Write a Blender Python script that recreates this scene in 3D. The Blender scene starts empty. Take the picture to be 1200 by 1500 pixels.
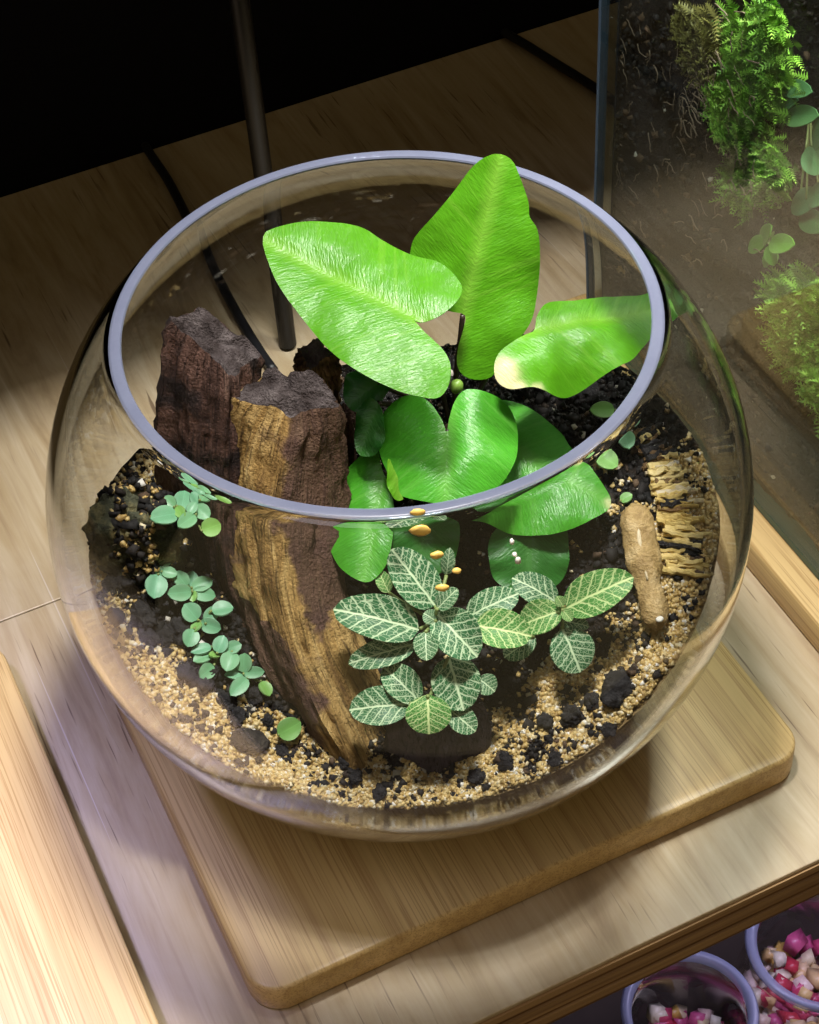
import bpy, bmesh, math, random
import numpy as np
from mathutils import Vector, Matrix, noise as mnoise
from mathutils.geometry import delaunay_2d_cdt

random.seed(7)
rng = np.random.default_rng(11)
sc = bpy.context.scene
COL = sc.collection
R = math.radians

# ------------------------------------------------------------------ camera
PW, PH, FPX = 1200, 1500, 2641.9
CAM = np.array([0.0026, -0.3941, 0.5217]); PITCH, ROLL = 0.818, -0.0779
_fw = np.array([0, math.cos(PITCH), -math.sin(PITCH)]); _r = np.array([1.0, 0, 0]); _u = np.cross(_r, _fw)
_c, _s = math.cos(ROLL), math.sin(ROLL)
CR, CU = _c*_r + _s*_u, -_s*_r + _c*_u
cd = bpy.data.cameras.new('camera'); cam = bpy.data.objects.new('camera', cd); COL.objects.link(cam)
m = Matrix.Identity(4)
for i in range(3):
    m[i][0], m[i][1], m[i][2], m[i][3] = CR[i], CU[i], -_fw[i], CAM[i]
cam.matrix_world = m
cd.sensor_fit = 'VERTICAL'; cd.sensor_height = 24; cd.lens = FPX/PH*24; cd.clip_start = 0.01; cd.clip_end = 60
sc.camera = cam

# ------------------------------------------------------------------ world, light, exposure
w = bpy.data.worlds.new('World'); sc.world = w; w.use_nodes = True
bg = w.node_tree.nodes['Background']; bg.inputs[0].default_value = (1.0, 0.78, 0.42, 1); bg.inputs[1].default_value = 0.22
sc.view_settings.view_transform = 'Standard'; sc.view_settings.look = 'None'
sc.view_settings.exposure = 0.0; sc.view_settings.gamma = 1.0
LED_COLOR, LED_GLOW = (1.0, 0.965, 0.93, 1), 30.0
def lamp(name, typ, loc, target, energy, color, **kw):
    ld = bpy.data.lights.new(name, typ); ld.energy = energy; ld.color = color
    for k, v in kw.items(): setattr(ld, k, v)
    o = bpy.data.objects.new(name, ld); COL.objects.link(o); o.location = loc
    o.rotation_euler = (Vector(target) - Vector(loc)).to_track_quat('-Z', 'Y').to_euler()
    return o
LX, LY, LZ = 0.012, -0.008, 0.62                               # the lamp head, in table axes
_yw = 0.3909
_lw = (math.cos(_yw)*LX - math.sin(_yw)*LY, math.sin(_yw)*LX + math.cos(_yw)*LY)
led = lamp('led_lamp', 'AREA', (_lw[0], _lw[1], LZ - 0.002), (_lw[0], _lw[1], 0), 4.6, LED_COLOR[:3], shape='RECTANGLE', size=0.07, size_y=0.045)
led.rotation_euler = (0, 0, _yw); led.data.cycles.is_caustics_light = True
_vx, _vy = -0.27, -0.012
_vw = (math.cos(_yw)*_vx - math.sin(_yw)*_vy, math.sin(_yw)*_vx + math.cos(_yw)*_vy)
lamp('violet_fill', 'AREA', (_vw[0], _vw[1], 0.60), (_vw[0] - 0.02, _vw[1], 0.0), 0.85, (0.52, 0.51, 1.0), shape='RECTANGLE', size=0.10, size_y=0.06, spread=R(40))  # added light that tints the left of the table violet
lamp('moss_fill', 'AREA', (math.cos(_yw)*0.25 - math.sin(_yw)*0.02, math.sin(_yw)*0.25 + math.cos(_yw)*0.02, 0.52), (math.cos(_yw)*0.19 - math.sin(_yw)*0.06, math.sin(_yw)*0.19 + math.cos(_yw)*0.06, 0.1), 0.75, (1.0, 0.98, 0.9), shape='RECTANGLE', size=0.12, size_y=0.05, spread=R(60))  # added light above the tank, brightens the moss
lamp('jar_fill', 'AREA', (math.cos(_yw)*0.16 + math.sin(_yw)*0.09, math.sin(_yw)*0.16 - math.cos(_yw)*0.09, -0.048), (math.cos(_yw)*0.16 + math.sin(_yw)*0.12, math.sin(_yw)*0.16 - math.cos(_yw)*0.12, -0.25), 0.22, (0.72, 0.66, 1.0), shape='RECTANGLE', size=0.22, size_y=0.012)  # added violet light under the table top, brightens the jars
lamp('overhead_fill', 'AREA', (-0.45, -0.75, 1.8), (0, 0, 0.05), 4.0, (0.98, 0.90, 1.0), shape='RECTANGLE', size=0.9, size_y=0.5)  # added soft fill from high up, lifts the shadows
sc.render.engine = 'CYCLES'
cy = sc.cycles
cy.use_denoising = True
try: cy.denoiser = 'OPENIMAGEDENOISE'; cy.denoising_input_passes = 'RGB_ALBEDO_NORMAL'
except Exception: pass
cy.max_bounces = 10; cy.diffuse_bounces = 4; cy.glossy_bounces = 4; cy.transmission_bounces = 6; cy.transparent_max_bounces = 24
cy.sample_clamp_indirect = 4.0; cy.caustics_reflective = False; cy.caustics_refractive = True

# ------------------------------------------------------------------ frames and measuring
YAW = 0.3909
EX = np.array([math.cos(YAW), math.sin(YAW), 0]); EY = np.array([-math.sin(YAW), math.cos(YAW), 0]); EZ = np.array([0, 0, 1.0])
def TW(x, y, z): return EX*x + EY*y + EZ*z                    # table axes -> world
def ray(px, py):
    d = _fw*FPX + CR*(px - PW/2) - CU*(py - PH/2); return CAM, d/np.linalg.norm(d)
def atz(px, py, z): o, d = ray(px, py); return o + d*((z - o[2])/d[2])
def aty(px, py, y): o, d = ray(px, py); return o + d*((y - o[1])/d[1])
def atx(px, py, x): o, d = ray(px, py); return o + d*((x - o@EX)/(d@EX))   # on a plane X' = x of the table axes
def onplane(px, py, p0, n): o, d = ray(px, py); return o + d*(((p0 - o)@n)/(d@n))
T_BOARD = 0.0142
BA, BB, BH = 0.110, 0.1057, 0.1102            # bowl: horizontal and vertical half axes, centre height
WALL = 0.0024
def terr(x, y):
    g = 0.45*(y + 0.066) if y < 0 else 0.45*0.066 + 0.15*y
    return 0.029 + g + 2.5*x*x + 0.030*math.exp(-((x - 0.035)**2 + (y - 0.045)**2)/(2*0.032**2))
def onterr(px, py, h=0.0):
    o, d = ray(px, py); t = 0.3
    while t < 1.0:
        q = o + d*t
        if q[2] < terr(q[0], q[1]) + h: return q
        t += 0.0005
    return q

# ------------------------------------------------------------------ node materials
def mat(name):
    mt = bpy.data.materials.new(name); mt.use_nodes = True
    nt = mt.node_tree; nt.nodes.clear()
    return mt, nt
def N(nt, typ, **kw):
    n = nt.nodes.new(typ)
    for k, v in kw.items():
        if k.startswith('i_'):
            key = k[2:]
            n.inputs[int(key) if key.isdigit() else key.replace('_', ' ')].default_value = v
        else: setattr(n, k, v)
    return n
def L(nt, a, b): nt.links.new(a, b)
def ramp(nt, fac, stops, interp='LINEAR'):
    r = nt.nodes.new('ShaderNodeValToRGB'); r.color_ramp.interpolation = interp
    el = r.color_ramp.elements
    while len(el) < len(stops): el.new(0.5)
    for e, (p, c) in zip(el, stops): e.position = p; e.color = tuple(c) + (1,) if len(c) == 3 else c
    if fac is not None: L(nt, fac, r.inputs[0])
    return r
def math_(nt, op, a, b=None, c=None, clamp=False):
    n = nt.nodes.new('ShaderNodeMath'); n.operation = op; n.use_clamp = clamp
    for i, v in enumerate((a, b, c)):
        if v is None: continue
        if isinstance(v, (int, float)): n.inputs[i].default_value = v
        else: L(nt, v, n.inputs[i])
    return n.outputs[0]
def mixc(nt, fac, a, b, mode='MIX'):
    n = nt.nodes.new('ShaderNodeMix'); n.data_type = 'RGBA'; n.blend_type = mode
    for sock, v in ((n.inputs[0], fac), (n.inputs[6], a), (n.inputs[7], b)):
        if isinstance(v, (int, float)): sock.default_value = v
        elif isinstance(v, tuple): sock.default_value = v if len(v) == 4 else v + (1,)
        else: L(nt, v, sock)
    return n.outputs[2]
def coords(nt, which='Object', scale=(1, 1, 1), rot=(0, 0, 0)):
    tc = nt.nodes.new('ShaderNodeTexCoord'); mp = nt.nodes.new('ShaderNodeMapping')
    mp.inputs['Scale'].default_value = scale; mp.inputs['Rotation'].default_value = rot
    L(nt, tc.outputs[which], mp.inputs[0]); return mp.outputs[0]
def noise(nt, vec, scale=5, detail=4, rough=0.55, dist=0.0):
    n = nt.nodes.new('ShaderNodeTexNoise'); n.inputs['Scale'].default_value = scale
    n.inputs['Detail'].default_value = detail; n.inputs['Roughness'].default_value = rough; n.inputs['Distortion'].default_value = dist
    if vec is not None: L(nt, vec, n.inputs['Vector'])
    return n.outputs[0]
def bump(nt, h, strength=0.3, dist=0.001, normal=None):
    b = nt.nodes.new('ShaderNodeBump'); b.inputs['Strength'].default_value = strength; b.inputs['Distance'].default_value = dist
    L(nt, h, b.inputs['Height'])
    if normal is not None: L(nt, normal, b.inputs['Normal'])
    return b.outputs[0]
def principled(nt, color, rough=0.6, normal=None, spec=0.5, **kw):
    p = nt.nodes.new('ShaderNodeBsdfPrincipled')
    for sock, v in ((p.inputs['Base Color'], color), (p.inputs['Roughness'], rough)):
        if isinstance(v, tuple): sock.default_value = v if len(v) == 4 else v + (1,)
        elif isinstance(v, (int, float)): sock.default_value = v
        else: L(nt, v, sock)
    p.inputs['Specular IOR Level'].default_value = spec
    if normal is not None: L(nt, normal, p.inputs['Normal'])
    for k, v in kw.items(): p.inputs[k.replace('_', ' ')].default_value = v
    return p.outputs[0]
def out(nt, sh): o = nt.nodes.new('ShaderNodeOutputMaterial'); L(nt, sh, o.inputs[0])
def simple(name, color, rough=0.5, **kw):
    mt, nt = mat(name); v = noise(nt, coords(nt), 120, 3)
    c = mixc(nt, v, tuple(x*0.8 for x in color), tuple(min(1, x*1.2) for x in color))
    out(nt, principled(nt, c, rough, **kw)); return mt

def glass_mat(name, tint=(0.985, 0.992, 0.988), edge=(0.80, 0.87, 0.85), rough=0.0, f0=0.04, smudge=0.02):
    """thin clear glass: Fresnel share of mirror reflection over straight transmission"""
    mt, nt = mat(name)
    g = nt.nodes.new('ShaderNodeNewGeometry')
    d = nt.nodes.new('ShaderNodeVectorMath'); d.operation = 'DOT_PRODUCT'
    L(nt, g.outputs['Normal'], d.inputs[0]); L(nt, g.outputs['Incoming'], d.inputs[1])
    c = math_(nt, 'ABSOLUTE', d.outputs['Value'])
    s = math_(nt, 'SUBTRACT', 1.0, c, clamp=True)
    f = math_(nt, 'MULTIPLY_ADD', math_(nt, 'POWER', s, 5.0), 1 - f0, f0, clamp=True)
    tr = nt.nodes.new('ShaderNodeBsdfTransparent')
    L(nt, mixc(nt, math_(nt, 'POWER', s, 3.5), tint, edge), tr.inputs[0])
    gl = nt.nodes.new('ShaderNodeBsdfGlossy'); gl.inputs['Roughness'].default_value = rough
    mx = nt.nodes.new('ShaderNodeMixShader'); L(nt, f, mx.inputs[0]); L(nt, tr.outputs[0], mx.inputs[1]); L(nt, gl.outputs[0], mx.inputs[2])
    sh = mx.outputs[0]
    if smudge > 0:                                              # a film of dust and dried drops
        v = noise(nt, coords(nt, scale=(1, 1, 1)), 38, 5, 0.7); v2 = noise(nt, coords(nt), 700, 2, 0.5)
        k = math_(nt, 'MULTIPLY', ramp(nt, v, [(0.42, (0, 0, 0)), (0.75, (1, 1, 1))]).outputs[0], smudge)
        k = math_(nt, 'ADD', k, math_(nt, 'MULTIPLY', ramp(nt, v2, [(0.70, (0, 0, 0)), (0.74, (1, 1, 1))]).outputs[0], smudge*3.0), clamp=True)
        df = nt.nodes.new('ShaderNodeBsdfDiffuse'); df.inputs[0].default_value = (0.8, 0.8, 0.82, 1)
        m2 = nt.nodes.new('ShaderNodeMixShader'); L(nt, k, m2.inputs[0]); L(nt, sh, m2.inputs[1]); L(nt, df.outputs[0], m2.inputs[2]); sh = m2.outputs[0]
    out(nt, sh); return mt

def bamboo_mat(name, warm):
    mt, nt = mat(name)
    fine = noise(nt, coords(nt, scale=(1400, 12, 1400)), 1.0, 3, 0.6)
    mid = noise(nt, coords(nt, scale=(330, 5, 330)), 1.0, 4, 0.6)
    wide = noise(nt, coords(nt, scale=(60, 1.5, 60)), 1.0, 3, 0.5)
    c = mixc(nt, ramp(nt, wide, [(0.3, (0, 0, 0)), (0.7, (1, 1, 1))]).outputs[0], tuple(warm[0]), tuple(warm[1]))
    c = mixc(nt, math_(nt, 'MULTIPLY', ramp(nt, mid, [(0.45, (0, 0, 0)), (0.72, (1, 1, 1))]).outputs[0], 0.55), c, tuple(warm[2]))
    c = mixc(nt, math_(nt, 'MULTIPLY', ramp(nt, fine, [(0.52, (0, 0, 0)), (0.60, (1, 1, 1))]).outputs[0], 0.62), c, tuple(warm[2]))
    out(nt, principled(nt, c, 0.42, bump(nt, fine, 0.12, 0.0004), 0.4, Coat_Weight=0.15, Coat_Roughness=0.25)); return mt

def table_mat(name):
    mt, nt = mat(name)
    blot = noise(nt, coords(nt, scale=(1, 0.55, 1)), 20, 5, 0.6, 1.2)
    grain = noise(nt, coords(nt, scale=(420, 14, 420)), 1.0, 5, 0.65, 0.3)
    pore = noise(nt, coords(nt, scale=(620, 26, 620)), 1.0, 2, 0.5)
    scr = noise(nt, coords(nt, scale=(800, 3.2, 800), rot=(0, 0, 0.22)), 1.0, 1, 0.4)
    area = noise(nt, coords(nt), 9, 2, 0.5)
    lines = noise(nt, coords(nt, scale=(52, 5.0, 52)), 1.0, 6, 0.62, 2.2)
    c = ramp(nt, lines, [(0.25, (0.25, 0.175, 0.09)), (0.45, (0.42, 0.32, 0.19)), (0.60, (0.48, 0.385, 0.25)), (0.78, (0.58, 0.49, 0.35))]).outputs[0]
    c = mixc(nt, ramp(nt, blot, [(0.4, (0, 0, 0)), (0.75, (0.35,)*3)]).outputs[0], c, (0.56, 0.48, 0.36))
    c = mixc(nt, math_(nt, 'MULTIPLY', ramp(nt, grain, [(0.5, (0, 0, 0)), (0.75, (1, 1, 1))]).outputs[0], 0.4), c, (0.30, 0.20, 0.13))
    k = math_(nt, 'MULTIPLY', ramp(nt, pore, [(0.63, (0, 0, 0)), (0.70, (1, 1, 1))]).outputs[0], ramp(nt, area, [(0.44, (0, 0, 0)), (0.56, (1, 1, 1))]).outputs[0])
    c = mixc(nt, math_(nt, 'MULTIPLY', k, 0.75), c, (0.10, 0.055, 0.03))
    c = mixc(nt, math_(nt, 'MULTIPLY', ramp(nt, scr, [(0.78, (0, 0, 0)), (0.80, (1, 1, 1))]).outputs[0], 0.5), c, (0.68, 0.62, 0.56))
    rg = ramp(nt, blot, [(0.3, (0.30,)*3), (0.7, (0.45,)*3)]).outputs[0]
    out(nt, principled(nt, c, rg, bump(nt, grain, 0.10, 0.0006), 0.5, Coat_Weight=0.35, Coat_Roughness=0.22)); return mt

def ply_mat(name, a, b):
    mt, nt = mat(name)
    g = noise(nt, coords(nt, scale=(9, 300, 420)), 1.0, 4, 0.6)
    c = ramp(nt, g, [(0.3, a), (0.68, b)]).outputs[0]
    out(nt, principled(nt, c, 0.6, bump(nt, g, 0.4, 0.0008), 0.3)); return mt

def leaf_mat(name, base, vein, pale=None, rough=0.34, wrinkle=0.34, transl=0.30):
    """leaf with UV in metres along / across the midrib"""
    mt, nt = mat(name)
    uv = nt.nodes.new('ShaderNodeUVMap'); sep = nt.nodes.new('ShaderNodeSeparateXYZ'); L(nt, uv.outputs[0], sep.inputs[0])
    u, v = sep.outputs[0], sep.outputs[1]
    av = math_(nt, 'ABSOLUTE', v)
    slant = math_(nt, 'SUBTRACT', u, math_(nt, 'MULTIPLY', av, 0.75))
    cb = nt.nodes.new('ShaderNodeCombineXYZ'); L(nt, slant, cb.inputs[0]); L(nt, v, cb.inputs[1])
    mp = nt.nodes.new('ShaderNodeMapping'); mp.inputs['Scale'].default_value = (1150, 430, 1); L(nt, cb.outputs[0], mp.inputs[0])
    wr = noise(nt, mp.outputs[0], 1.0, 3, 0.55, 0.4)
    big = noise(nt, uv.outputs[0], 70, 3, 0.5)
    mid = ramp(nt, av, [(0.0, (1, 1, 1)), (0.0011, (0, 0, 0))]).outputs[0]
    c = mixc(nt, big, tuple(x*0.72 for x in base), tuple(min(1, x*1.22) for x in base))
    c = mixc(nt, math_(nt, 'MULTIPLY', ramp(nt, wr, [(0.35, (1, 1, 1)), (0.6, (0, 0, 0))]).outputs[0], 0.30), c, tuple(x*0.55 for x in base))
    mp2 = nt.nodes.new('ShaderNodeMapping'); mp2.inputs['Scale'].default_value = (330, 26, 1); L(nt, cb.outputs[0], mp2.inputs[0])
    sv = noise(nt, mp2.outputs[0], 1.0, 2, 0.5, 0.2)
    c = mixc(nt, math_(nt, 'MULTIPLY', ramp(nt, sv, [(0.56, (0, 0, 0)), (0.66, (1, 1, 1))]).outputs[0], 0.16), c, vein)
    c = mixc(nt, math_(nt, 'MULTIPLY', mid, 0.45), c, vein)
    if pale is not None:
        at = nt.nodes.new('ShaderNodeAttribute'); at.attribute_name = 'pale'
        c = mixc(nt, at.outputs['Fac'], c, pale)
    nrm = bump(nt, wr, wrinkle, 0.0010, bump(nt, big, 0.10, 0.004))
    p = principled(nt, c, rough, nrm, 0.45)
    tl = nt.nodes.new('ShaderNodeBsdfTranslucent'); L(nt, mixc(nt, 0.6, c, (base[0]*1.4, min(1, base[1]*1.5), base[2])), tl.inputs[0])
    mx = nt.nodes.new('ShaderNodeMixShader'); mx.inputs[0].default_value = transl; L(nt, p, mx.inputs[1]); L(nt, tl.outputs[0], mx.inputs[2])
    out(nt, mx.outputs[0]); return mt

def small_leaf_mat(name, base, edge, rough=0.4, transl=0.25):
    mt, nt = mat(name)
    uv = nt.nodes.new('ShaderNodeUVMap'); sep = nt.nodes.new('ShaderNodeSeparateXYZ'); L(nt, uv.outputs[0], sep.inputs[0])
    y = math_(nt, 'ABSOLUTE', math_(nt, 'SUBTRACT', sep.outputs[1], 0.5))
    rim = ramp(nt, y, [(0.2, (0, 0, 0)), (0.5, (1, 1, 1))]).outputs[0]
    n = noise(nt, coords(nt), 260, 3)
    oi = nt.nodes.new('ShaderNodeObjectInfo')
    c = mixc(nt, n, tuple(x*0.75 for x in base), tuple(min(1, x*1.2) for x in base))
    c = mixc(nt, math_(nt, 'MULTIPLY', rim, 0.5), c, edge)
    c = mixc(nt, math_(nt, 'MULTIPLY', oi.outputs['Random'], 0.45), c, (base[0]*1.15, base[1]*0.95, base[2]*0.55))
    mid = ramp(nt, y, [(0.0, (1, 1, 1)), (0.03, (0, 0, 0))]).outputs[0]
    c = mixc(nt, math_(nt, 'MULTIPLY', mid, 0.35), c, tuple(min(1, x*1.5) for x in base))
    p = principled(nt, c, rough, bump(nt, n, 0.25, 0.0006), 0.4)
    tl = nt.nodes.new('ShaderNodeBsdfTranslucent'); L(nt, c, tl.inputs[0])
    mx = nt.nodes.new('ShaderNodeMixShader'); mx.inputs[0].default_value = transl; L(nt, p, mx.inputs[1]); L(nt, tl.outputs[0], mx.inputs[2])
    out(nt, mx.outputs[0]); return mt

def fittonia_mat(name, dark, light, vein):
    mt, nt = mat(name)
    uv = nt.nodes.new('ShaderNodeUVMap'); sep = nt.nodes.new('ShaderNodeSeparateXYZ'); L(nt, uv.outputs[0], sep.inputs[0])
    oi = nt.nodes.new('ShaderNodeObjectInfo')
    u = sep.outputs[0]
    y = math_(nt, 'MULTIPLY', math_(nt, 'SUBTRACT', sep.outputs[1], 0.5), 2.0)
    wob = noise(nt, uv.outputs[0], 7, 2)
    y = math_(nt, 'ADD', y, math_(nt, 'MULTIPLY', math_(nt, 'SUBTRACT', wob, 0.5), 0.10))
    ay = math_(nt, 'ABSOLUTE', y)
    def line(d, w0, w1):                                        # 1 on the line, 0 away from it
        mr = nt.nodes.new('ShaderNodeMapRange'); mr.interpolation_type = 'SMOOTHSTEP'
        mr.inputs['From Min'].default_value = w0; mr.inputs['From Max'].default_value = w1
        mr.inputs['To Min'].default_value = 1; mr.inputs['To Max'].default_value = 0
        L(nt, d, mr.inputs['Value']); return mr.outputs[0]
    midrib = line(ay, 0.03, 0.075)
    side = math_(nt, 'GREATER_THAN', y, 0.0)
    ph = math_(nt, 'SUBTRACT', math_(nt, 'MULTIPLY', u, 6.0), math_(nt, 'MULTIPLY', math_(nt, 'POWER', ay, 0.85), 1.7))
    ph = math_(nt, 'ADD', ph, math_(nt, 'MULTIPLY', side, 0.42))
    ph = math_(nt, 'ADD', ph, math_(nt, 'MULTIPLY', oi.outputs['Random'], 1.0))
    ph = math_(nt, 'ADD', ph, math_(nt, 'MULTIPLY', wob, 0.5))
    fr = math_(nt, 'ABSOLUTE', math_(nt, 'SUBTRACT', math_(nt, 'FRACT', math_(nt, 'ADD', ph, 8.0)), 0.5))
    lat = line(fr, 0.05, 0.12)
    cb = nt.nodes.new('ShaderNodeCombineXYZ'); L(nt, math_(nt, 'MULTIPLY', u, 1.7), cb.inputs[0]); L(nt, y, cb.inputs[1]); L(nt, oi.outputs['Random'], cb.inputs[2])
    vo = nt.nodes.new('ShaderNodeTexVoronoi'); vo.feature = 'DISTANCE_TO_EDGE'; vo.inputs['Scale'].default_value = 7.0; L(nt, cb.outputs[0], vo.inputs['Vector'])
    net = math_(nt, 'MULTIPLY', line(vo.outputs['Distance'], 0.02, 0.07), 0.74)
    edge = line(math_(nt, 'SUBTRACT', 1.0, ay), 0.0, 0.10)
    k = math_(nt, 'MAXIMUM', math_(nt, 'MAXIMUM', midrib, math_(nt, 'MULTIPLY', lat, 0.82)), net)
    n = noise(nt, uv.outputs[0], 5, 2)
    c = mixc(nt, n, dark, light)
    c = mixc(nt, k, c, vein)
    h = math_(nt, 'SUBTRACT', 1.0, k)
    p = principled(nt, c, 0.45, bump(nt, h, 0.5, 0.0007), 0.35)
    tl = nt.nodes.new('ShaderNodeBsdfTranslucent'); L(nt, c, tl.inputs[0])
    mx = nt.nodes.new('ShaderNodeMixShader'); mx.inputs[0].default_value = 0.2; L(nt, p, mx.inputs[1]); L(nt, tl.outputs[0], mx.inputs[2])
    out(nt, mx.outputs[0]); return mt

def wood_mat(name, cols, patch, patch_lo=0.5, patch_hi=0.6, seed=0.0):
    """weathered wood, UV = around / along the log"""
    mt, nt = mat(name)
    uv = coords(nt, 'UV', scale=(26, 3.2, 1)); uvf = coords(nt, 'UV', scale=(95, 9, 1))
    g = noise(nt, uv, 1.0, 6, 0.65, 0.8); f = noise(nt, uvf, 1.0, 4, 0.65, 0.4)
    ob = coords(nt); bl = noise(nt, ob, 42, 4, 0.6, 0.5); fi = noise(nt, ob, 900, 3, 0.6)
    c = ramp(nt, g, [(0.28, cols[0]), (0.48, cols[1]), (0.62, cols[2]), (0.78, cols[3])]).outputs[0]
    c = mixc(nt, ramp(nt, bl, [(patch_lo, (0, 0, 0)), (patch_hi, (1, 1, 1))]).outputs[0], c, mixc(nt, f, tuple(x*0.5 for x in patch), tuple(x*1.5 for x in patch)))
    c = mixc(nt, math_(nt, 'MULTIPLY', ramp(nt, f, [(0.36, (1, 1, 1)), (0.47, (0, 0, 0))]).outputs[0], 0.75), c, tuple(x*0.25 for x in cols[0]))
    bk = nt.nodes.new('ShaderNodeAttribute'); bk.attribute_name = 'dark_patch'
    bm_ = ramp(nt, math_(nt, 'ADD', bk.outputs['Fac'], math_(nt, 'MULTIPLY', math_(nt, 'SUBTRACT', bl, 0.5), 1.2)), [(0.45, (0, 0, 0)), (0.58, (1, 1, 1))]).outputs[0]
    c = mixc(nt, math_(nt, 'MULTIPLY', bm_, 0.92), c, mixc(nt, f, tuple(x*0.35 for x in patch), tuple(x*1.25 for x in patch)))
    hh = math_(nt, 'ADD', math_(nt, 'ADD', f, g), math_(nt, 'MULTIPLY', fi, 0.5))
    out(nt, principled(nt, c, 0.75, bump(nt, hh, 0.9, 0.0022), 0.25)); return mt

def stone_mat(name, cols, scale=90, rough=0.85, bstr=0.8):
    mt, nt = mat(name)
    a = noise(nt, coords(nt), scale, 6, 0.65, 0.3); b = noise(nt, coords(nt), scale*7, 3, 0.6)
    c = ramp(nt, a, [(0.3, cols[0]), (0.5, cols[1]), (0.7, cols[2])]).outputs[0]
    c = mixc(nt, math_(nt, 'MULTIPLY', b, 0.5), c, cols[0])
    out(nt, principled(nt, c, rough, bump(nt, math_(nt, 'ADD', a, b), bstr, 0.0016), 0.3)); return mt

def grain_mat(name, stops, rough=0.5, transl=0.0):
    """each grain carries its own shade in the attribute 'tone'"""
    mt, nt = mat(name)
    at = nt.nodes.new('ShaderNodeAttribute'); at.attribute_name = 'tone'
    c = ramp(nt, at.outputs['Fac'], stops).outputs[0]
    n = noise(nt, coords(nt), 1500, 2)
    c = mixc(nt, math_(nt, 'MULTIPLY', n, 0.4), c, mixc(nt, 0.5, c, (0, 0, 0)))
    out(nt, principled(nt, c, rough, None, 0.5)); return mt

M = {}
mt, nt = mat('clear_glass'); _g = nt.nodes.new('ShaderNodeBsdfGlass'); _g.inputs['IOR'].default_value = 1.46; _g.inputs['Roughness'].default_value = 0.0
_g.inputs['Color'].default_value = (0.975, 0.985, 0.985, 1); out(nt, _g.outputs[0]); M['glass'] = mt
M['pane'] = glass_mat('tank_pane', tint=(0.93, 0.96, 0.95), edge=(0.7, 0.8, 0.78), smudge=0.012, f0=0.10)
M['bamboo'] = bamboo_mat('bamboo', [(0.54, 0.365, 0.145), (0.67, 0.48, 0.22), (0.33, 0.185, 0.06)])
M['table'] = table_mat('varnished_plywood')
M['ply_a'] = ply_mat('ply_light', (0.20, 0.11, 0.045), (0.42, 0.26, 0.12))
M['ply_b'] = ply_mat('ply_dark', (0.09, 0.045, 0.018), (0.23, 0.12, 0.05))
M['black'] = simple('black_metal', (0.004, 0.004, 0.005), 0.4, spec=0.22)
M['cable'] = simple('black_rubber', (0.010, 0.010, 0.012), 0.45)
M['wall'] = simple('black_wall', (0.0045, 0.0045, 0.0075), 0.9, spec=0.1)
M['shelf'] = simple('dark_shelf', (0.05, 0.035, 0.025), 0.6)
M['leaf_bright'] = leaf_mat('leaf_bright', (0.088, 0.325, 0.007), (0.27, 0.53, 0.06), pale=(0.80, 0.72, 0.42), transl=0.25, wrinkle=0.32)
M['leaf_mid'] = leaf_mat('leaf_mid', (0.075, 0.38, 0.024), (0.25, 0.6, 0.12), pale=(0.62, 0.62, 0.3), rough=0.30, wrinkle=0.34)
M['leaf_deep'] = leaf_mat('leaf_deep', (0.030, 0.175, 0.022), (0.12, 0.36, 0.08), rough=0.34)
M['stalk'] = simple('fern_stalk', (0.03, 0.018, 0.012), 0.4)
M['bud'] = simple('bud_green', (0.18, 0.32, 0.05), 0.4)
M['fit'] = fittonia_mat('mosaic_leaf', (0.018, 0.095, 0.036), (0.060, 0.225, 0.080), (0.64, 0.80, 0.50))
M['fit2'] = fittonia_mat('mosaic_leaf_lime', (0.045, 0.19, 0.035), (0.12, 0.36, 0.08), (0.70, 0.84, 0.38))
M['creep'] = small_leaf_mat('creeper_leaf', (0.19, 0.47, 0.27), (0.42, 0.66, 0.48))
M['creep_lime'] = small_leaf_mat('creeper_leaf_lime', (0.22, 0.48, 0.13), (0.40, 0.62, 0.30))
M['stem'] = simple('green_stem', (0.20, 0.26, 0.08), 0.5)
M['stem_brown'] = simple('brown_stem', (0.16, 0.09, 0.05), 0.6)
M['wood_dark'] = wood_mat('wood_dark', [(0.030, 0.016, 0.013), (0.095, 0.050, 0.036), (0.16, 0.088, 0.066), (0.30, 0.19, 0.14)], (0.03, 0.02, 0.018))
M['wood_tan'] = wood_mat('wood_tan', [(0.15, 0.080, 0.026), (0.38, 0.235, 0.075), (0.56, 0.38, 0.145), (0.72, 0.55, 0.28)], (0.13, 0.072, 0.055), 0.54, 0.64)
M['wood_cork'] = wood_mat('wood_cork', [(0.09, 0.05, 0.02), (0.25, 0.15, 0.06), (0.38, 0.24, 0.10), (0.5, 0.36, 0.18)], (0.06, 0.035, 0.025), 0.5, 0.62)
M['wood_red'] = wood_mat('wood_red', [(0.06, 0.028, 0.022), (0.13, 0.068, 0.05), (0.20, 0.11, 0.085), (0.27, 0.17, 0.13)], (0.07, 0.035, 0.03))
M['wood_slate'] = wood_mat('wood_slate', [(0.06, 0.048, 0.062), (0.10, 0.082, 0.11), (0.13, 0.105, 0.14), (0.18, 0.145, 0.175)], (0.06, 0.048, 0.055))
M['cut'] = stone_mat('sawn_top', [(0.022, 0.014, 0.012), (0.085, 0.068, 0.066), (0.19, 0.16, 0.155)], 190, 0.85, 1.0)
M['lava'] = stone_mat('lava', [(0.010, 0.010, 0.011), (0.030, 0.028, 0.029), (0.075, 0.070, 0.068)], 260)
M['rock'] = stone_mat('mossy_rock', [(0.020, 0.022, 0.015), (0.085, 0.088, 0.050), (0.36, 0.30, 0.13)], 110)
M['pebble'] = stone_mat('tan_stone', [(0.24, 0.15, 0.055), (0.46, 0.32, 0.13), (0.64, 0.49, 0.26)], 130, 0.45, 0.6)
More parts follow.
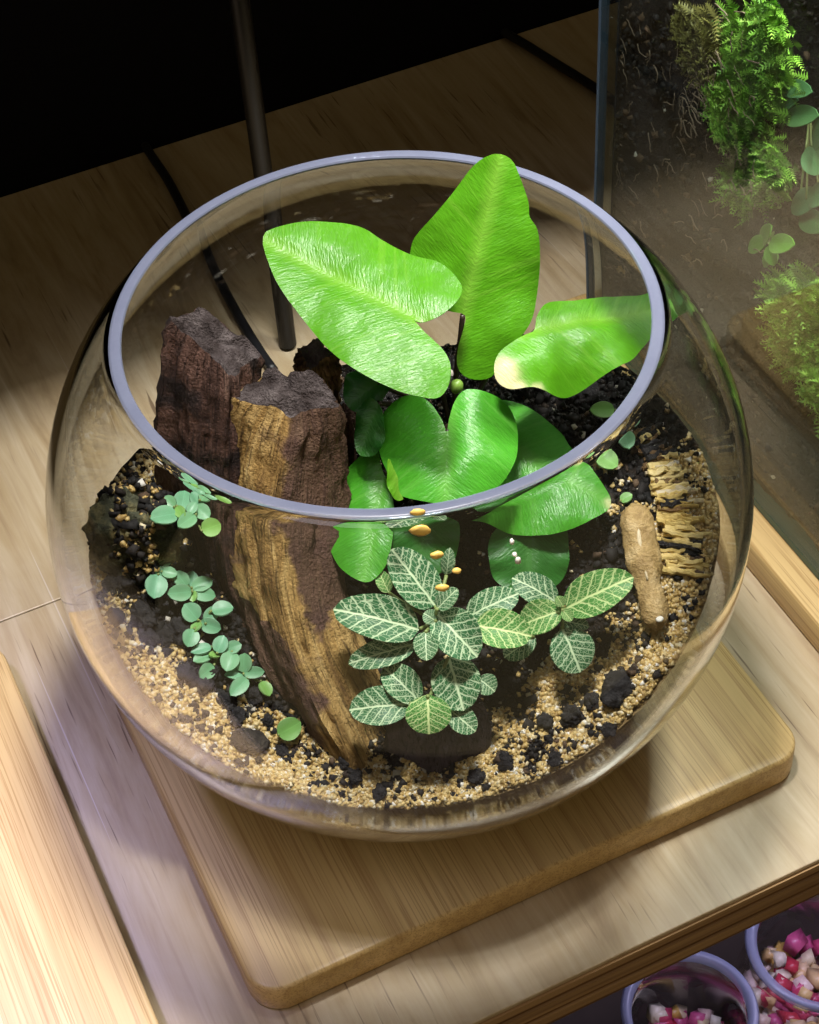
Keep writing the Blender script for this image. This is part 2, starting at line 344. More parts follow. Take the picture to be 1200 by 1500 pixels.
M['ridge'] = stone_mat('pale_ridge', [(0.50, 0.40, 0.24), (0.62, 0.52, 0.34), (0.75, 0.66, 0.48)], 90, 0.3, 0.2)
M['layer'] = stone_mat('yellow_layer', [(0.42, 0.29, 0.08), (0.66, 0.50, 0.18), (0.80, 0.68, 0.36)], 60, 0.5, 0.5)
M['flatstone'] = stone_mat('flat_stone', [(0.02, 0.017, 0.014), (0.05, 0.042, 0.034), (0.11, 0.09, 0.065)], 160)
M['soil'] = stone_mat('soil', [(0.006, 0.0045, 0.0035), (0.016, 0.011, 0.008), (0.034, 0.022, 0.014)], 240, 0.9)
M['peat'] = stone_mat('peat', [(0.004, 0.003, 0.0028), (0.010, 0.0075, 0.0065), (0.026, 0.019, 0.016)], 150, 0.9, 1.0)
M['sand'] = grain_mat('sand', [(0.0, (0.30, 0.19, 0.07)), (0.35, (0.52, 0.35, 0.11)), (0.7, (0.66, 0.50, 0.21)), (0.92, (0.74, 0.66, 0.46)), (1.0, (0.85, 0.82, 0.74))], 0.42)
M['crumb'] = grain_mat('crumb', [(0.0, (0.003, 0.0025, 0.002)), (0.6, (0.008, 0.006, 0.005)), (0.85, (0.020, 0.013, 0.008)), (0.97, (0.10, 0.058, 0.028)), (1.0, (0.5, 0.46, 0.38))], 0.8)
M['sandbed'] = stone_mat('sand_bed', [(0.20, 0.125, 0.05), (0.36, 0.25, 0.10), (0.52, 0.40, 0.20)], 600, 0.6, 0.6)
M['moss'] = grain_mat('moss', [(0.0, (0.08, 0.22, 0.015)), (0.5, (0.24, 0.52, 0.045)), (1.0, (0.50, 0.74, 0.14))], 0.6)
M['moss_brown'] = grain_mat('moss_brown', [(0.0, (0.08, 0.07, 0.015)), (0.5, (0.20, 0.19, 0.04)), (1.0, (0.34, 0.34, 0.09))], 0.6)
M['root'] = simple('root', (0.22, 0.16, 0.11), 0.7)
M['tank_leaf'] = small_leaf_mat('tank_leaf', (0.10, 0.27, 0.11), (0.18, 0.38, 0.2))
M['tank_leaf_lime'] = small_leaf_mat('tank_leaf_lime', (0.16, 0.42, 0.06), (0.32, 0.58, 0.16))
M['edge_green'] = simple('green_glass_edge', (0.02, 0.075, 0.065), 0.15)
M['edge_blue'] = simple('blue_glass_edge', (0.06, 0.09, 0.13), 0.15)
M['candy'] = grain_mat('candy', [(0.0, (0.45, 0.03, 0.05)), (0.3, (0.55, 0.10, 0.25)), (0.5, (0.7, 0.55, 0.5)), (0.7, (0.6, 0.38, 0.08)), (1.0, (0.8, 0.78, 0.7))], 0.3)
M['orange_grain'] = simple('orange_grain', (0.95, 0.58, 0.14), 0.4)
M['white_grain'] = simple('white_grain', (0.8, 0.77, 0.68), 0.5)
mt, nt = mat('frosted_rim')
_f = noise(nt, coords(nt), 70, 6, 0.75)
_p = principled(nt, mixc(nt, _f, (0.18, 0.20, 0.31), (0.30, 0.33, 0.45)), 0.33, bump(nt, _f, 0.2, 0.0005), 0.6)
_t = nt.nodes.new('ShaderNodeBsdfTransparent'); _t.inputs[0].default_value = (0.85, 0.88, 1, 1)
_m = nt.nodes.new('ShaderNodeMixShader'); _m.inputs[0].default_value = 0.5; L(nt, _p, _m.inputs[1]); L(nt, _t.outputs[0], _m.inputs[2]); out(nt, _m.outputs[0])
M['rim'] = mt
mt, nt = mat('led'); _e = nt.nodes.new('ShaderNodeEmission'); _e.inputs[0].default_value = LED_COLOR; _e.inputs[1].default_value = LED_GLOW; out(nt, _e.outputs[0]); M['led'] = mt

# ------------------------------------------------------------------ mesh helpers
def link(name, me, material, parent=None, smooth=True):
    o = bpy.data.objects.new(name, me); COL.objects.link(o)
    if material is not None and not me.materials: me.materials.append(M[material] if isinstance(material, str) else material)
    if smooth: me.polygons.foreach_set('use_smooth', [True]*len(me.polygons))
    if parent is not None: o.parent = parent
    return o
def mesh(name, verts, faces):
    me = bpy.data.meshes.new(name); me.from_pydata([tuple(map(float, v)) for v in verts], [], faces); me.update(); return me
def tag(o, label, cat, group=None):
    o['label'] = label; o['category'] = cat
    if group: o['group'] = group
    return o
def thing(name, label, cat, loc=(0, 0, 0), group=None):
    o = bpy.data.objects.new(name, None); COL.objects.link(o); o.location = tuple(map(float, loc)); o.empty_display_size = 0.01
    return tag(o, label, cat, group)
def part(name, me, material, parent, smooth=True):
    """geometry written in world coordinates, parented to a thing standing at its base"""
    o = link(name, me, material, parent, smooth)
    p = parent; off = Vector((0, 0, 0))
    while p is not None: off += p.location; p = p.parent
    me.transform(Matrix.Translation(-off)); return o
def recentre(o, c):
    o.data.transform(Matrix.Translation(-Vector(tuple(map(float, c))))); o.location = tuple(map(float, c)); return o
def tube(pts, rad, n=8, caps=True):
    pts = [np.array(p, float) for p in pts]; rad = rad if hasattr(rad, '__len__') else [rad]*len(pts)
    V, F = [], []; prev = None
    for i, p in enumerate(pts):
        t = pts[min(i+1, len(pts)-1)] - pts[max(i-1, 0)]; t /= np.linalg.norm(t) + 1e-12
        a = np.cross(t, [0, 0, 1.0]) if prev is None else prev - t*(prev@t)
        if np.linalg.norm(a) < 1e-6: a = np.cross(t, [1.0, 0, 0])
        a /= np.linalg.norm(a); b = np.cross(t, a); prev = a
        for k in range(n):
            th = 2*math.pi*k/n; V.append(p + (a*math.cos(th) + b*math.sin(th))*rad[i])
    for i in range(len(pts)-1):
        for k in range(n): F.append((i*n+k, i*n+(k+1) % n, (i+1)*n+(k+1) % n, (i+1)*n+k))
    if caps: F.append(tuple(range(n))[::-1]); F.append(tuple((len(pts)-1)*n+k for k in range(n)))
    return V, F
def spline(pts, n=24):
    P = [np.array(p, float) for p in pts]; P = [2*P[0]-P[1]] + P + [2*P[-1]-P[-2]]; o = []
    m_ = len(P)-3
    for s in range(m_):
        a, b, c, d = P[s:s+4]; k = max(2, n//m_)
        for i in range(k):
            t = i/k; o.append(0.5*((2*b) + (-a+c)*t + (2*a-5*b+4*c-d)*t*t + (-a+3*b-3*c+d)*t**3))
    o.append(P[-2]); return o
def closed_spline(pts, per=4):
    P = [np.array(p, float) for p in pts]; n = len(P); o = []
    for s in range(n):
        a, b, c, d = P[s-1], P[s], P[(s+1) % n], P[(s+2) % n]
        for i in range(per):
            t = i/per; o.append(0.5*((2*b) + (-a+c)*t + (2*a-5*b+4*c-d)*t*t + (-a+3*b-3*c+d)*t**3))
    return o
def rounded_slab(x0, x1, y0, y1, z0, z1, r, bev=0.0016, seg=8):
    """slab with rounded corners in plan and eased edges; local table axes"""
    def ring(inset, z):
        rr = max(r - inset, 1e-4); o = []
        for cx, cy_, a0 in ((x1-r, y1-r, 0), (x0+r, y1-r, 90), (x0+r, y0+r, 180), (x1-r, y0+r, 270)):
            for k in range(seg+1):
                a = R(a0 + 90*k/seg); o.append((cx + rr*math.cos(a), cy_ + rr*math.sin(a), z))
        return o
    rings = [ring(bev, z0), ring(bev*0.3, z0+bev*0.3), ring(0, z0+bev), ring(0, z1-bev), ring(bev*0.3, z1-bev*0.3), ring(bev, z1)]
    n = len(rings[0]); V = [p for q in rings for p in q]; F = []
    for i in range(len(rings)-1):
        for k in range(n): F.append((i*n+k, i*n+(k+1) % n, (i+1)*n+(k+1) % n, (i+1)*n+k))
    F.append(tuple(range(n))[::-1]); F.append(tuple((len(rings)-1)*n+k for k in range(n)))
    return V, F
def box(x0, x1, y0, y1, z0, z1):
    V = [(x, y, z) for z in (z0, z1) for y in (y0, y1) for x in (x0, x1)]
    return V, [(0, 2, 3, 1), (4, 5, 7, 6), (0, 1, 5, 4), (2, 6, 7, 3), (0, 4, 6, 2), (1, 3, 7, 5)]
def table_obj(name, VF, material, parent=None, smooth=False, origin=None):
    """object whose local axes are the table's axes"""
    me = mesh(name, *VF); o = link(name, me, material, parent, smooth)
    if parent is None:
        o.rotation_euler.z = YAW
        if origin is not None:
            me.transform(Matrix.Translation((-origin[0], -origin[1], -origin[2]))); o.location = tuple(TW(*origin))
    return o
def auto(o, deg=35):
    o.data.polygons.foreach_set('use_smooth', [True]*len(o.data.polygons))
    es = o.data
    bm = bmesh.new(); bm.from_mesh(es)
    for e in bm.edges:
        if len(e.link_faces) == 2 and e.calc_face_angle(0) > R(deg): e.smooth = False
    bm.to_mesh(es); bm.free(); return o
def fbm(p, s, octv=4, seed=0.0):
    v, a = 0.0, 1.0
    q = Vector((float(p[0])*s + seed, float(p[1])*s + seed*1.7, float(p[2])*s - seed))
    for _ in range(octv): v += a*mnoise.noise(q); q *= 2.03; a *= 0.52
    return v

# ------------------------------------------------------------------ the setting
TABLE_FRONT, TABLE_BACK, SEAM = -0.1149, 0.3886, 0.1225
table = thing('table', 'pale varnished plywood table with layered front edge under the boards', 'table')
table.rotation_euler.z = YAW
zt, tt = -T_BOARD, 0.0255
for y0, y1 in ((TABLE_FRONT + 0.0012, SEAM - 0.0003), (SEAM + 0.0003, TABLE_BACK)):
    V, F = box(-0.75, 0.75, y0, y1, zt - 0.0022, zt)
    o = link('plank', mesh('plank', V, F), 'table', table, False)
    bv = o.modifiers.new('b', 'BEVEL'); bv.width = 0.0004; bv.segments = 2
z = zt - 0.0022
for i, (th, mm) in enumerate(((0.0038, 'ply_a'), (0.0030, 'ply_b'), (0.0058, 'ply_a'), (0.0026, 'ply_b'), (0.0050, 'ply_a'), (0.0031, 'ply_b'))):
    fy = TABLE_FRONT + (0.0012 if mm == 'ply_b' else 0.0003) + 0.0003*random.random()
    V, F = box(-0.75, 0.75, fy, TABLE_BACK, z - th, z - 0.00005); link('ply', mesh('ply', V, F), mm, table, False); z -= th
wall = table_obj('wall', box(-3, 3, TABLE_BACK + 0.001, TABLE_BACK + 0.05, -1.2, 2.4), 'wall'); wall['kind'] = 'structure'
shelf = table_obj('lower_shelf', box(-0.75, 0.75, -0.45, TABLE_BACK, -0.240, -0.220), 'shelf'); shelf['kind'] = 'structure'

# ------------------------------------------------------------------ bamboo boards
def board(x0, x1, y0, y1, label):
    V, F = rounded_slab(x0, x1, y0, y1, -T_BOARD + 0.0003, 0.0, 0.0115, 0.0013)
    o = table_obj('bamboo_board', (V, F), 'bamboo', None, True, ((x0+x1)/2, (y0+y1)/2, -T_BOARD))
    auto(o, 50); return tag(o, label, 'board', 'bamboo boards on the table')
board(-0.0962, 0.1118, -0.0821, 0.1259, 'square bamboo board with rounded corners under the glass bowl')
board(-0.3349, -0.1269, -0.1045, 0.1035, 'bamboo board with nothing on it, to the left of the bowl')
board(0.1465, 0.40, -0.26, 0.172, 'bamboo board under the rectangular glass tank')

# ------------------------------------------------------------------ lamp, cables
lampo = thing('desk_lamp', 'slim black lamp pole standing on the table behind the bowl', 'lamp', TW(0.0394, 0.2176, zt))
px_, py_ = 0.0394, 0.2176
V, F = tube([TW(px_, py_, zt + 0.002), TW(px_, py_, 0.2), TW(px_, py_, 0.62)], 0.0040, 16); part('pole', mesh('pole', V, F), 'black', lampo)
light_blocker = []  # unseen panels added to cut the light off the back of the table
for b in (box(LX-0.62, LX+0.42, LY-0.07, py_+0.006, LZ+0.012, LZ+0.018), box(LX-0.62, LX+0.42, 0.1245, 0.1275, 0.27, LZ+0.0118)):
    light_blocker.append(b)
V, F = [], []
for bv_, bf_ in light_blocker:
    k = len(V); V += [TW(*v) for v in bv_]; F += [tuple(i+k for i in f) for f in bf_]
part('light_blocker', mesh('light_blocker', V, F), 'black', lampo, False)
V, F = [], []
for i in range(10):
    for j in range(4):
        x, y = LX - 0.072 + i*0.016, LY - 0.03 + j*0.02; k = len(V)
        V += [TW(x-0.003, y-0.003, LZ), TW(x+0.003, y-0.003, LZ), TW(x+0.003, y+0.003, LZ), TW(x-0.003, y+0.003, LZ)]; F.append((k, k+3, k+2, k+1))
part('led_array', mesh('led_array', V, F), 'led', lampo, False)
def cable(px, label):
    P = [np.array(atz(x, y, zt + 0.0027)) for x, y in px]
    V, F = tube(spline(P, 40), 0.0024, 10); o = link('power_cable', mesh('power_cable', V, F), 'cable')
    recentre(o, P[0]); return tag(o, label, 'cable')
cable([(205, 200), (222, 228), (245, 262), (270, 310), (300, 375), (340, 450), (378, 512), (398, 540)], 'black cable curving over the dark table to the lamp pole behind the bowl')
cable([(735, 45), (770, 65), (810, 90), (868, 126), (930, 170), (985, 205)], 'black cable at the back of the table disappearing behind the glass tank')

# ------------------------------------------------------------------ glass bowl
def bowl_profile(off, z0, z1, n):
    a, b = BA - off, BB - off; o = []
    t0 = math.asin(max(-1, (z0 - BH)/b)); t1 = math.asin((z1 - BH)/b)
    for i in range(n+1):
        t = t0 + (t1 - t0)*i/n; o.append((a*math.cos(t), BH + b*math.sin(t)))
    return o
def lathe(prof, n=128):
    V, F = [], []
    for r, z in prof:
        for k in range(n): th = 2*math.pi*k/n; V.append((r*math.cos(th), r*math.sin(th), z))
    for i in range(len(prof)-1):
        for k in range(n): F.append((i*n+k, i*n+(k+1) % n, (i+1)*n+(k+1) % n, (i+1)*n+k))
    return V, F
RIMZ = 0.1842
bowl = thing('glass_bowl', 'round clear glass bowl with frosted lavender rim, open at the top', 'bowl')
CAPZ = RIMZ - 0.0007
outer = [(0.0005, 0.0006), (0.026, 0.0006), (0.032, 0.0016)] + bowl_profile(0, 0.0072, CAPZ, 64)
inner = bowl_profile(WALL, 0.0105, CAPZ, 64)[::-1] + [(0.02, 0.0078), (0.0005, 0.0074)]
part('body', mesh('body', *lathe(outer + inner)), 'glass', bowl)
ro, ri = outer[-1][0], inner[0][0]
rp = [(ro + 0.0001, CAPZ - 0.0004), (ro + 0.00015, CAPZ + 0.0001), (ro - 0.0003, RIMZ - 0.0001), (ro - 0.0008, RIMZ), (ri + 0.0006, RIMZ), (ri + 0.0001, RIMZ - 0.0001), (ri - 0.0002, CAPZ + 0.0001), (ri - 0.0001, CAPZ - 0.0004)]
auto(part('rim', mesh('rim', *lathe(rp)), 'rim', bowl), 40)

# ------------------------------------------------------------------ soil body, sand, crumbs
def inner_r(z, off=WALL + 0.0006):
    a, b = BA - off, BB - off; s = 1 - ((z - BH)/b)**2
    return a*math.sqrt(max(s, 0.02))
NB = 160
RB = []
for k in range(NB):
    th = 2*math.pi*k/NB; r = 0.04
    while r < 0.107 and inner_r(terr(r*math.cos(th), r*math.sin(th))) > r: r += 0.0004
    RB.append(r)
def rb(x, y):
    a = (math.atan2(y, x) % (2*math.pi))/(2*math.pi)*NB; i = int(a) % NB; f = a - int(a); return RB[i]*(1-f) + RB[(i+1) % NB]*f
def bumpy(x, y): return terr(x, y) + 0.0020*fbm((x, y, 0), 60, 4, 3.1)
V, F = [], []; NR = 46
for j in range(NR+1):
    q = (j+0.0)/NR
    for k in range(NB):
        th = 2*math.pi*k/NB; r = max(RB[k]*q, 0.0004); x, y = r*math.cos(th), r*math.sin(th)
        V.append((x, y, terr(x, y) + (bumpy(x, y) - terr(x, y))*(1 - q**6)))
for j in range(NR):
    for k in range(NB): F.append((j*NB+k, j*NB+(k+1) % NB, (j+1)*NB+(k+1) % NB, (j+1)*NB+k))
F.append(tuple(range(NB))[::-1])
def sandy(x, y):
    """how much sand (1) or soil (0) lies here"""
    q = math.hypot(x, y)/rb(x, y)
    lim = 0.76
    if y > 0.012: lim = 0.86 if x > 0 else 1.05
    if y > 0.026: lim = 1.1
    if x < -0.03 and y < 0.015: lim = 0.70
    if x < -0.06 and y > -0.032: lim = 0.93
    n = 0.20*fbm((x, y, 0.3), 48, 3, 1.3) + 0.16*fbm((x, y, 0.7), 150, 3, 5.0)
    return q + n - lim
me = mesh('soil', V, F); me.materials.append(M['soil']); me.materials.append(M['sandbed'])
for pl in me.polygons:
    c = pl.center
    if len(pl.vertices) == 4 and (sandy(c.x, c.y) > 0.04 or (math.hypot(c.x, c.y) > 0.94*rb(c.x, c.y) and c.y < 0.0)): pl.material_index = 1
soil = link('soil', me, None); soil['kind'] = 'stuff'
tag(soil, 'dark crumbly soil rising to a mound inside the glass bowl', 'soil')
# the sand bed below the contact line, pressed against the glass
V, F = [], []; ND = 14
for j in range(ND+1):
    for k in range(NB):
        th = 2*math.pi*k/NB; z1 = terr(RB[k]*math.cos(th), RB[k]*math.sin(th)); z = z1 + (0.0108 - z1)*j/ND
        r = inner_r(z) if j else RB[k]
        V.append((r*math.cos(th), r*math.sin(th), z))
for j in range(ND):
    for k in range(NB): F.append((j*NB+k, (j+1)*NB+k, (j+1)*NB+(k+1) % NB, j*NB+(k+1) % NB))
F.append(tuple(ND*NB+k for k in range(NB)))
sb = link('sand_bed', mesh('sand_bed', V, F), 'sandbed'); sb['kind'] = 'stuff'
tag(sb, 'band of yellow sand pressed against the lower glass of the bowl', 'sand')

CUBE = np.array([(-1, -1, -1), (1, -1, -1), (1, 1, -1), (-1, 1, -1), (-1, -1, 1), (1, -1, 1), (1, 1, 1), (-1, 1, 1)], float)
CF = np.array([(0, 3, 2, 1), (4, 5, 6, 7), (0, 1, 5, 4), (1, 2, 6, 5), (2, 3, 7, 6), (3, 0, 4, 7)])
def grains(name, pos, size, tone, material, aspect=(0.7, 1.3), smooth=False):
    n = len(pos); pos = np.array(pos); size = np.array(size)
    b = CUBE[None]*(1 + rng.uniform(-0.35, 0.35, (n, 8, 3)))*0.5
    b *= rng.uniform(aspect[0], aspect[1], (n, 1, 3))*size[:, None, None]
    q = rng.normal(size=(n, 4)); q /= np.linalg.norm(q, axis=1)[:, None]
    w_, x, y, z = q.T
    Rm = np.stack([1-2*(y*y+z*z), 2*(x*y-w_*z), 2*(x*z+w_*y), 2*(x*y+w_*z), 1-2*(x*x+z*z), 2*(y*z-w_*x), 2*(x*z-w_*y), 2*(y*z+w_*x), 1-2*(x*x+y*y)], 1).reshape(n, 3, 3)
    v = np.einsum('nij,nkj->nki', Rm, b) + pos[:, None, :]
    f = (CF[None] + (np.arange(n)*8)[:, None, None]).reshape(-1, 4)
    me = bpy.data.meshes.new(name); me.vertices.add(n*8); me.vertices.foreach_set('co', v.reshape(-1))
    me.loops.add(len(f)*4); me.loops.foreach_set('vertex_index', f.reshape(-1).astype(np.int32))
    me.polygons.add(len(f)); me.polygons.foreach_set('loop_start', np.arange(0, len(f)*4, 4, dtype=np.int32)); me.polygons.foreach_set('loop_total', np.full(len(f), 4, np.int32))
    me.update(calc_edges=True); me.validate()
    at = me.attributes.new('tone', 'FLOAT', 'POINT'); at.data.foreach_set('value', np.repeat(np.array(tone, np.float32), 8))
    return link(name, me, material, None, smooth)
pos, size, tone, cp, cs, ct = [], [], [], [], [], []
tries = 0
while len(pos) < 24000 and tries < 120000:
    tries += 1
    a = rng.uniform(0, 2*math.pi); q = math.sqrt(rng.uniform(0, 0.985)); r0 = RB[int(a/(2*math.pi)*NB) % NB]
    x, y = r0*q*math.cos(a), r0*q*math.sin(a); s = sandy(x, y)
    if s > rng.uniform(-0.06, 0.10):
        sz = rng.uniform(0.0006, 0.0014); pos.append((x, y, bumpy(x, y) + rng.uniform(-0.0002, 0.0014))); size.append(sz); tone.append(np.clip(rng.normal(0.55, 0.24) + (0.3 if rng.random() < 0.06 else 0), 0, 1))
    elif len(cp) < 15000:
        sz = rng.uniform(0.0005, 0.0018)*(1.9 if rng.random() < 0.07 else 1); cp.append((x, y, bumpy(x, y) + rng.uniform(-0.0003, 0.0012))); cs.append(sz)
        ct.append(np.clip(rng.normal(0.45, 0.28), 0, 0.97) if rng.random() > 0.02 else 1.0)
# a thin sand layer seen from the side against the glass
for k in range(5200):
    a = rng.uniform(0, 2*math.pi); x, y = math.cos(a), math.sin(a); r0 = rb(x, y); z1 = terr(r0*x, r0*y)
    z = 0.012 + (z1 - 0.012)*rng.random()**0.8; r = inner_r(z) - 0.0006
    if a > 0.3 and a < 2.8: continue
    pos.append((r*x, r*y, z)); size.append(rng.uniform(0.0008, 0.0016)); tone.append(np.clip(rng.normal(0.5, 0.25), 0, 1))
for k in range(2600):
    a = rng.uniform(0, 2*math.pi); q = math.sqrt(rng.uniform(0.05, 0.97)); r0 = RB[int(a/(2*math.pi)*NB) % NB]; x, y = r0*q*math.cos(a), r0*q*math.sin(a)
    if sandy(x, y) > 0 and fbm((x, y, 2.0), 70, 3, 9.0) > -0.05:
        cp.append((x, y, bumpy(x, y) + rng.uniform(0.0008, 0.0020))); cs.append(rng.uniform(0.0006, 0.0024)); ct.append(np.clip(rng.normal(0.5, 0.3), 0, 0.97))
    elif sandy(x, y) <= 0 and y < 0.02 and rng.random() < 0.35:
        pos.append((x, y, bumpy(x, y) + rng.uniform(0.0006, 0.0016))); size.append(rng.uniform(0.0005, 0.0015)); tone.append(np.clip(rng.normal(0.6, 0.3), 0, 1))
_c = onterr(203, 800, 0.004)
for k in range(1500):
    d = rng.normal(size=3); d /= np.linalg.norm(d); d[2] = abs(d[2])
    if fbm(d, 2.2, 3, 7.0) < 0.0: continue
    g_ = _c + d*np.array([0.0168, 0.0138, 0.0275])*rng.uniform(0.92, 1.02)
    if math.hypot(g_[0], g_[1]) > inner_r(g_[2]) - 0.002: continue
    if rng.random() < 0.6: pos.append(g_); size.append(rng.uniform(0.0006, 0.0017)); tone.append(np.clip(rng.normal(0.45, 0.3), 0, 1))
    else: cp.append(g_); cs.append(rng.uniform(0.0008, 0.0030)); ct.append(np.clip(rng.normal(0.5, 0.3), 0, 0.97))
sand = grains('sand', pos, size, tone, 'sand'); sand['kind'] = 'stuff'
tag(sand, 'loose coarse yellow sand around the edge inside the bowl', 'sand')
crumbs = grains('soil_crumbs', cp, cs, ct, 'crumb', (0.5, 1.4)); crumbs['kind'] = 'stuff'
tag(crumbs, 'dark soil crumbs and wood chips in the middle of the bowl', 'soil')

def rock(name, c, rad, rot, material, seed, amp=0.25, freq=1.6, sub=4, facet=0.0, parent=None):
    bm = bmesh.new(); bmesh.ops.create_icosphere(bm, subdivisions=sub, radius=1.0)
    for v in bm.verts:
        d = v.co.normalized(); k = 1 + amp*fbm(d, freq, 4, seed) + amp*0.35*fbm(d, freq*4, 3, seed+9)
        if facet: k *= 1 - facet*abs(math.sin(3.1*fbm(d, 0.9, 1, seed+4)))
        v.co = d*k
    bmesh.ops.scale(bm, verts=bm.verts, vec=rad); bmesh.ops.rotate(bm, verts=bm.verts, matrix=Matrix.Rotation(rot[2], 3, 'Z') @ Matrix.Rotation(rot[1], 3, 'Y') @ Matrix.Rotation(rot[0], 3, 'X'))
    me = bpy.data.meshes.new(name); bm.to_mesh(me); bm.free()
    o = link(name, me, material, parent); o.location = tuple(map(float, c)); return o

# black lava stones lying on sand and soil
lav = [(180, 850, 20), (205, 905, 26), (232, 880, 24), (165, 905, 18), (262, 925, 24), (158, 860, 16), (150, 815, 16), (240, 935, 17),
       (215, 935, 20), (270, 985, 15), (298, 1005, 16), (310, 990, 13), (345, 1050, 18), (330, 1030, 20), (372, 1020, 16), (412, 1102, 12), (392, 1058, 13),
       (905, 1015, 30), (840, 1050, 20), (818, 1115, 16), (895, 1072, 14), (870, 1030, 16), (930, 985, 14), (740, 1120, 18), (700, 1140, 16), (800, 1060, 18),
       (520, 1140, 16), (505, 1120, 13), (555, 1165, 14), (880, 590, 18), (860, 575, 20), (835, 580, 18), (895, 605, 14), (800, 575, 16), (770, 572, 16)]
for i, (x, y, s) in enumerate(lav):
    p = onterr(x, y, 0.0015); r = s/4600.0
    o = rock('lava_stone', p, (r*random.uniform(0.8, 1.1), r*random.uniform(0.8, 1.1), r*random.uniform(0.6, 0.9)), (random.random()*6, random.random()*6, random.random()*6), 'lava', i*3.3, 0.42, 1.4, 4, 0.12)
    cl = [(0, 9, 'rough black lava stone piled below the mossy rock'), (9, 17, 'small black lava stone on sand below the creeping plants'), (17, 26, 'black lava stone on sand right of the tan driftwood'),
          (26, 29, 'black lava stone at the foot of the tan driftwood'), (29, 35, 'black lava stone on the mound behind the fern')]
    for c0_, c1_, lab in cl:
        if c0_ <= i < c1_:
            k = sorted(range(c0_, c1_), key=lambda j: lav[j][:2]).index(i)
            lab += ', ' + ('leftmost', 'second from left', 'third from left', 'fourth from left', 'fifth from left', 'sixth from left', 'seventh from left', 'eighth from left', 'ninth from left')[k]; break
    if i == 17: lab = 'largest rough black lava stone, on the sand in front of the tan stone'
    tag(o, lab, 'stone', 'black lava stones in the bowl')

# ------------------------------------------------------------------ driftwood, rocks
def loft(name, stations, material, label, seed, amp=0.0016, per=14, rings=70, groove=0.0022, top='cut', sharp=0.35, dark_patch=None):
    """stations: rings of corner points (world), top first; corners rounded, sides grooved along the grain"""
    nc = len(stations[0]); n = nc*per
    base = []
    for st in stations:
        c = np.mean(st, 0); ringp = []
        for i in range(nc):
            a, b = np.array(st[i]), np.array(st[(i+1) % nc])
            for k in range(per): ringp.append(a + (b - a)*(k/per))
        ringp = np.array(ringp)
        for _ in range(int(2 + 3*(1-sharp))): ringp = (np.roll(ringp, 1, 0) + 2*ringp + np.roll(ringp, -1, 0))/4
        base.append(ringp)
    base = np.array(base); S = len(base)
    V = []; UVv = []
    for j in range(rings+1):
        t = j/rings*(S-1); i = min(int(t), S-2); f = t - i
        P0, P1, P2, P3 = base[max(i-1, 0)], base[i], base[i+1], base[min(i+2, S-1)]
        rg = 0.5*((2*P1) + (-P0+P2)*f + (2*P0-5*P1+4*P2-P3)*f*f + (-P0+3*P1-3*P2+P3)*f**3)
        c = rg.mean(0)
        for k in range(n):
            d = rg[k] - c; l = np.linalg.norm(d) + 1e-9; d = d/l; a = 2*math.pi*k/n
            g = fbm((math.cos(a)*2.2, math.sin(a)*2.2, j/rings*1.1), 2.2, 4, seed)       # long grooves
            g2 = fbm((math.cos(a)*9, math.sin(a)*9, j/rings*3.5), 1.7, 4, seed) + 0.5*fbm(rg[k], 260, 2, seed)
            h = -groove*abs(g)*1.6 + groove*0.5 + amp*g2
            edge = min(j/4.0, 1.0); h = h*(0.35 + 0.65*edge) - 0.0012*(1-edge)
            q = rg[k] + d*max(h, -0.6*l)
            if j < 3: q = q + np.array([0, 0, 0.0025*fbm(rg[k], 160, 3, seed+3)*(1 - j/3)])
            V.append(q); UVv.append((k/n, j/rings))
    F = []
    for j in range(rings):
        for k in range(n): F.append((j*n+k, (j+1)*n+k, (j+1)*n+(k+1) % n, j*n+(k+1) % n))
    # top face: shrinking rings with a rough surface
    tr = 7; last = 0; c = np.mean([V[k] for k in range(n)], 0)
    topstart = len(F); prev = list(range(n))
    for r_ in range(1, tr+1):
        cur = []
        for k in range(n):
            p = V[k]*(1 - r_/tr*0.985) + c*(r_/tr*0.985); p = p + np.array([0, 0, 0.0030*fbm(p, 140, 4, seed+7)])
            cur.append(len(V)); V.append(p); UVv.append((k/n, 0.0))
        for k in range(n): F.append((prev[k], prev[(k+1) % n], cur[(k+1) % n], cur[k]))
        prev = cur
    F.append(tuple(prev))
    bcap = tuple(rings*n + k for k in range(n))[::-1]
    me = mesh(name, V, F + [bcap])
    uvl = me.uv_layers.new(name='UVMap')
    li = np.zeros(len(me.loops), np.int32); me.loops.foreach_get('vertex_index', li)
    uvs = np.array(UVv)[li]
    uvl.data.foreach_set('uv', uvs.reshape(-1).astype(np.float32))
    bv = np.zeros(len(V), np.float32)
    if dark_patch is not None:
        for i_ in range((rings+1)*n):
            j = i_//n; cc = sum(V[j*n + q] for q in range(0, n, max(1, n//8)))/len(range(0, n, max(1, n//8))); bv[i_] = dark_patch((V[i_] - cc)/0.012, j/rings)
    me.attributes.new('dark_patch', 'FLOAT', 'POINT').data.foreach_set('value', bv)
    me.materials.append(M[material]); me.materials.append(M[top])
    mi = np.zeros(len(me.polygons), np.int32); mi[topstart:-1] = 1
    me.polygons.foreach_set('material_index', mi)
    o = link(name, me, None); recentre(o, np.mean(stations[-1], 0)); auto(o, 60)
    return tag(o, label, 'driftwood', 'driftwood pieces in the bowl')
def st(z, *px): return [atz(x, y, (z[i] if hasattr(z, '__len__') else z)) for i, (x, y) in enumerate(px)]
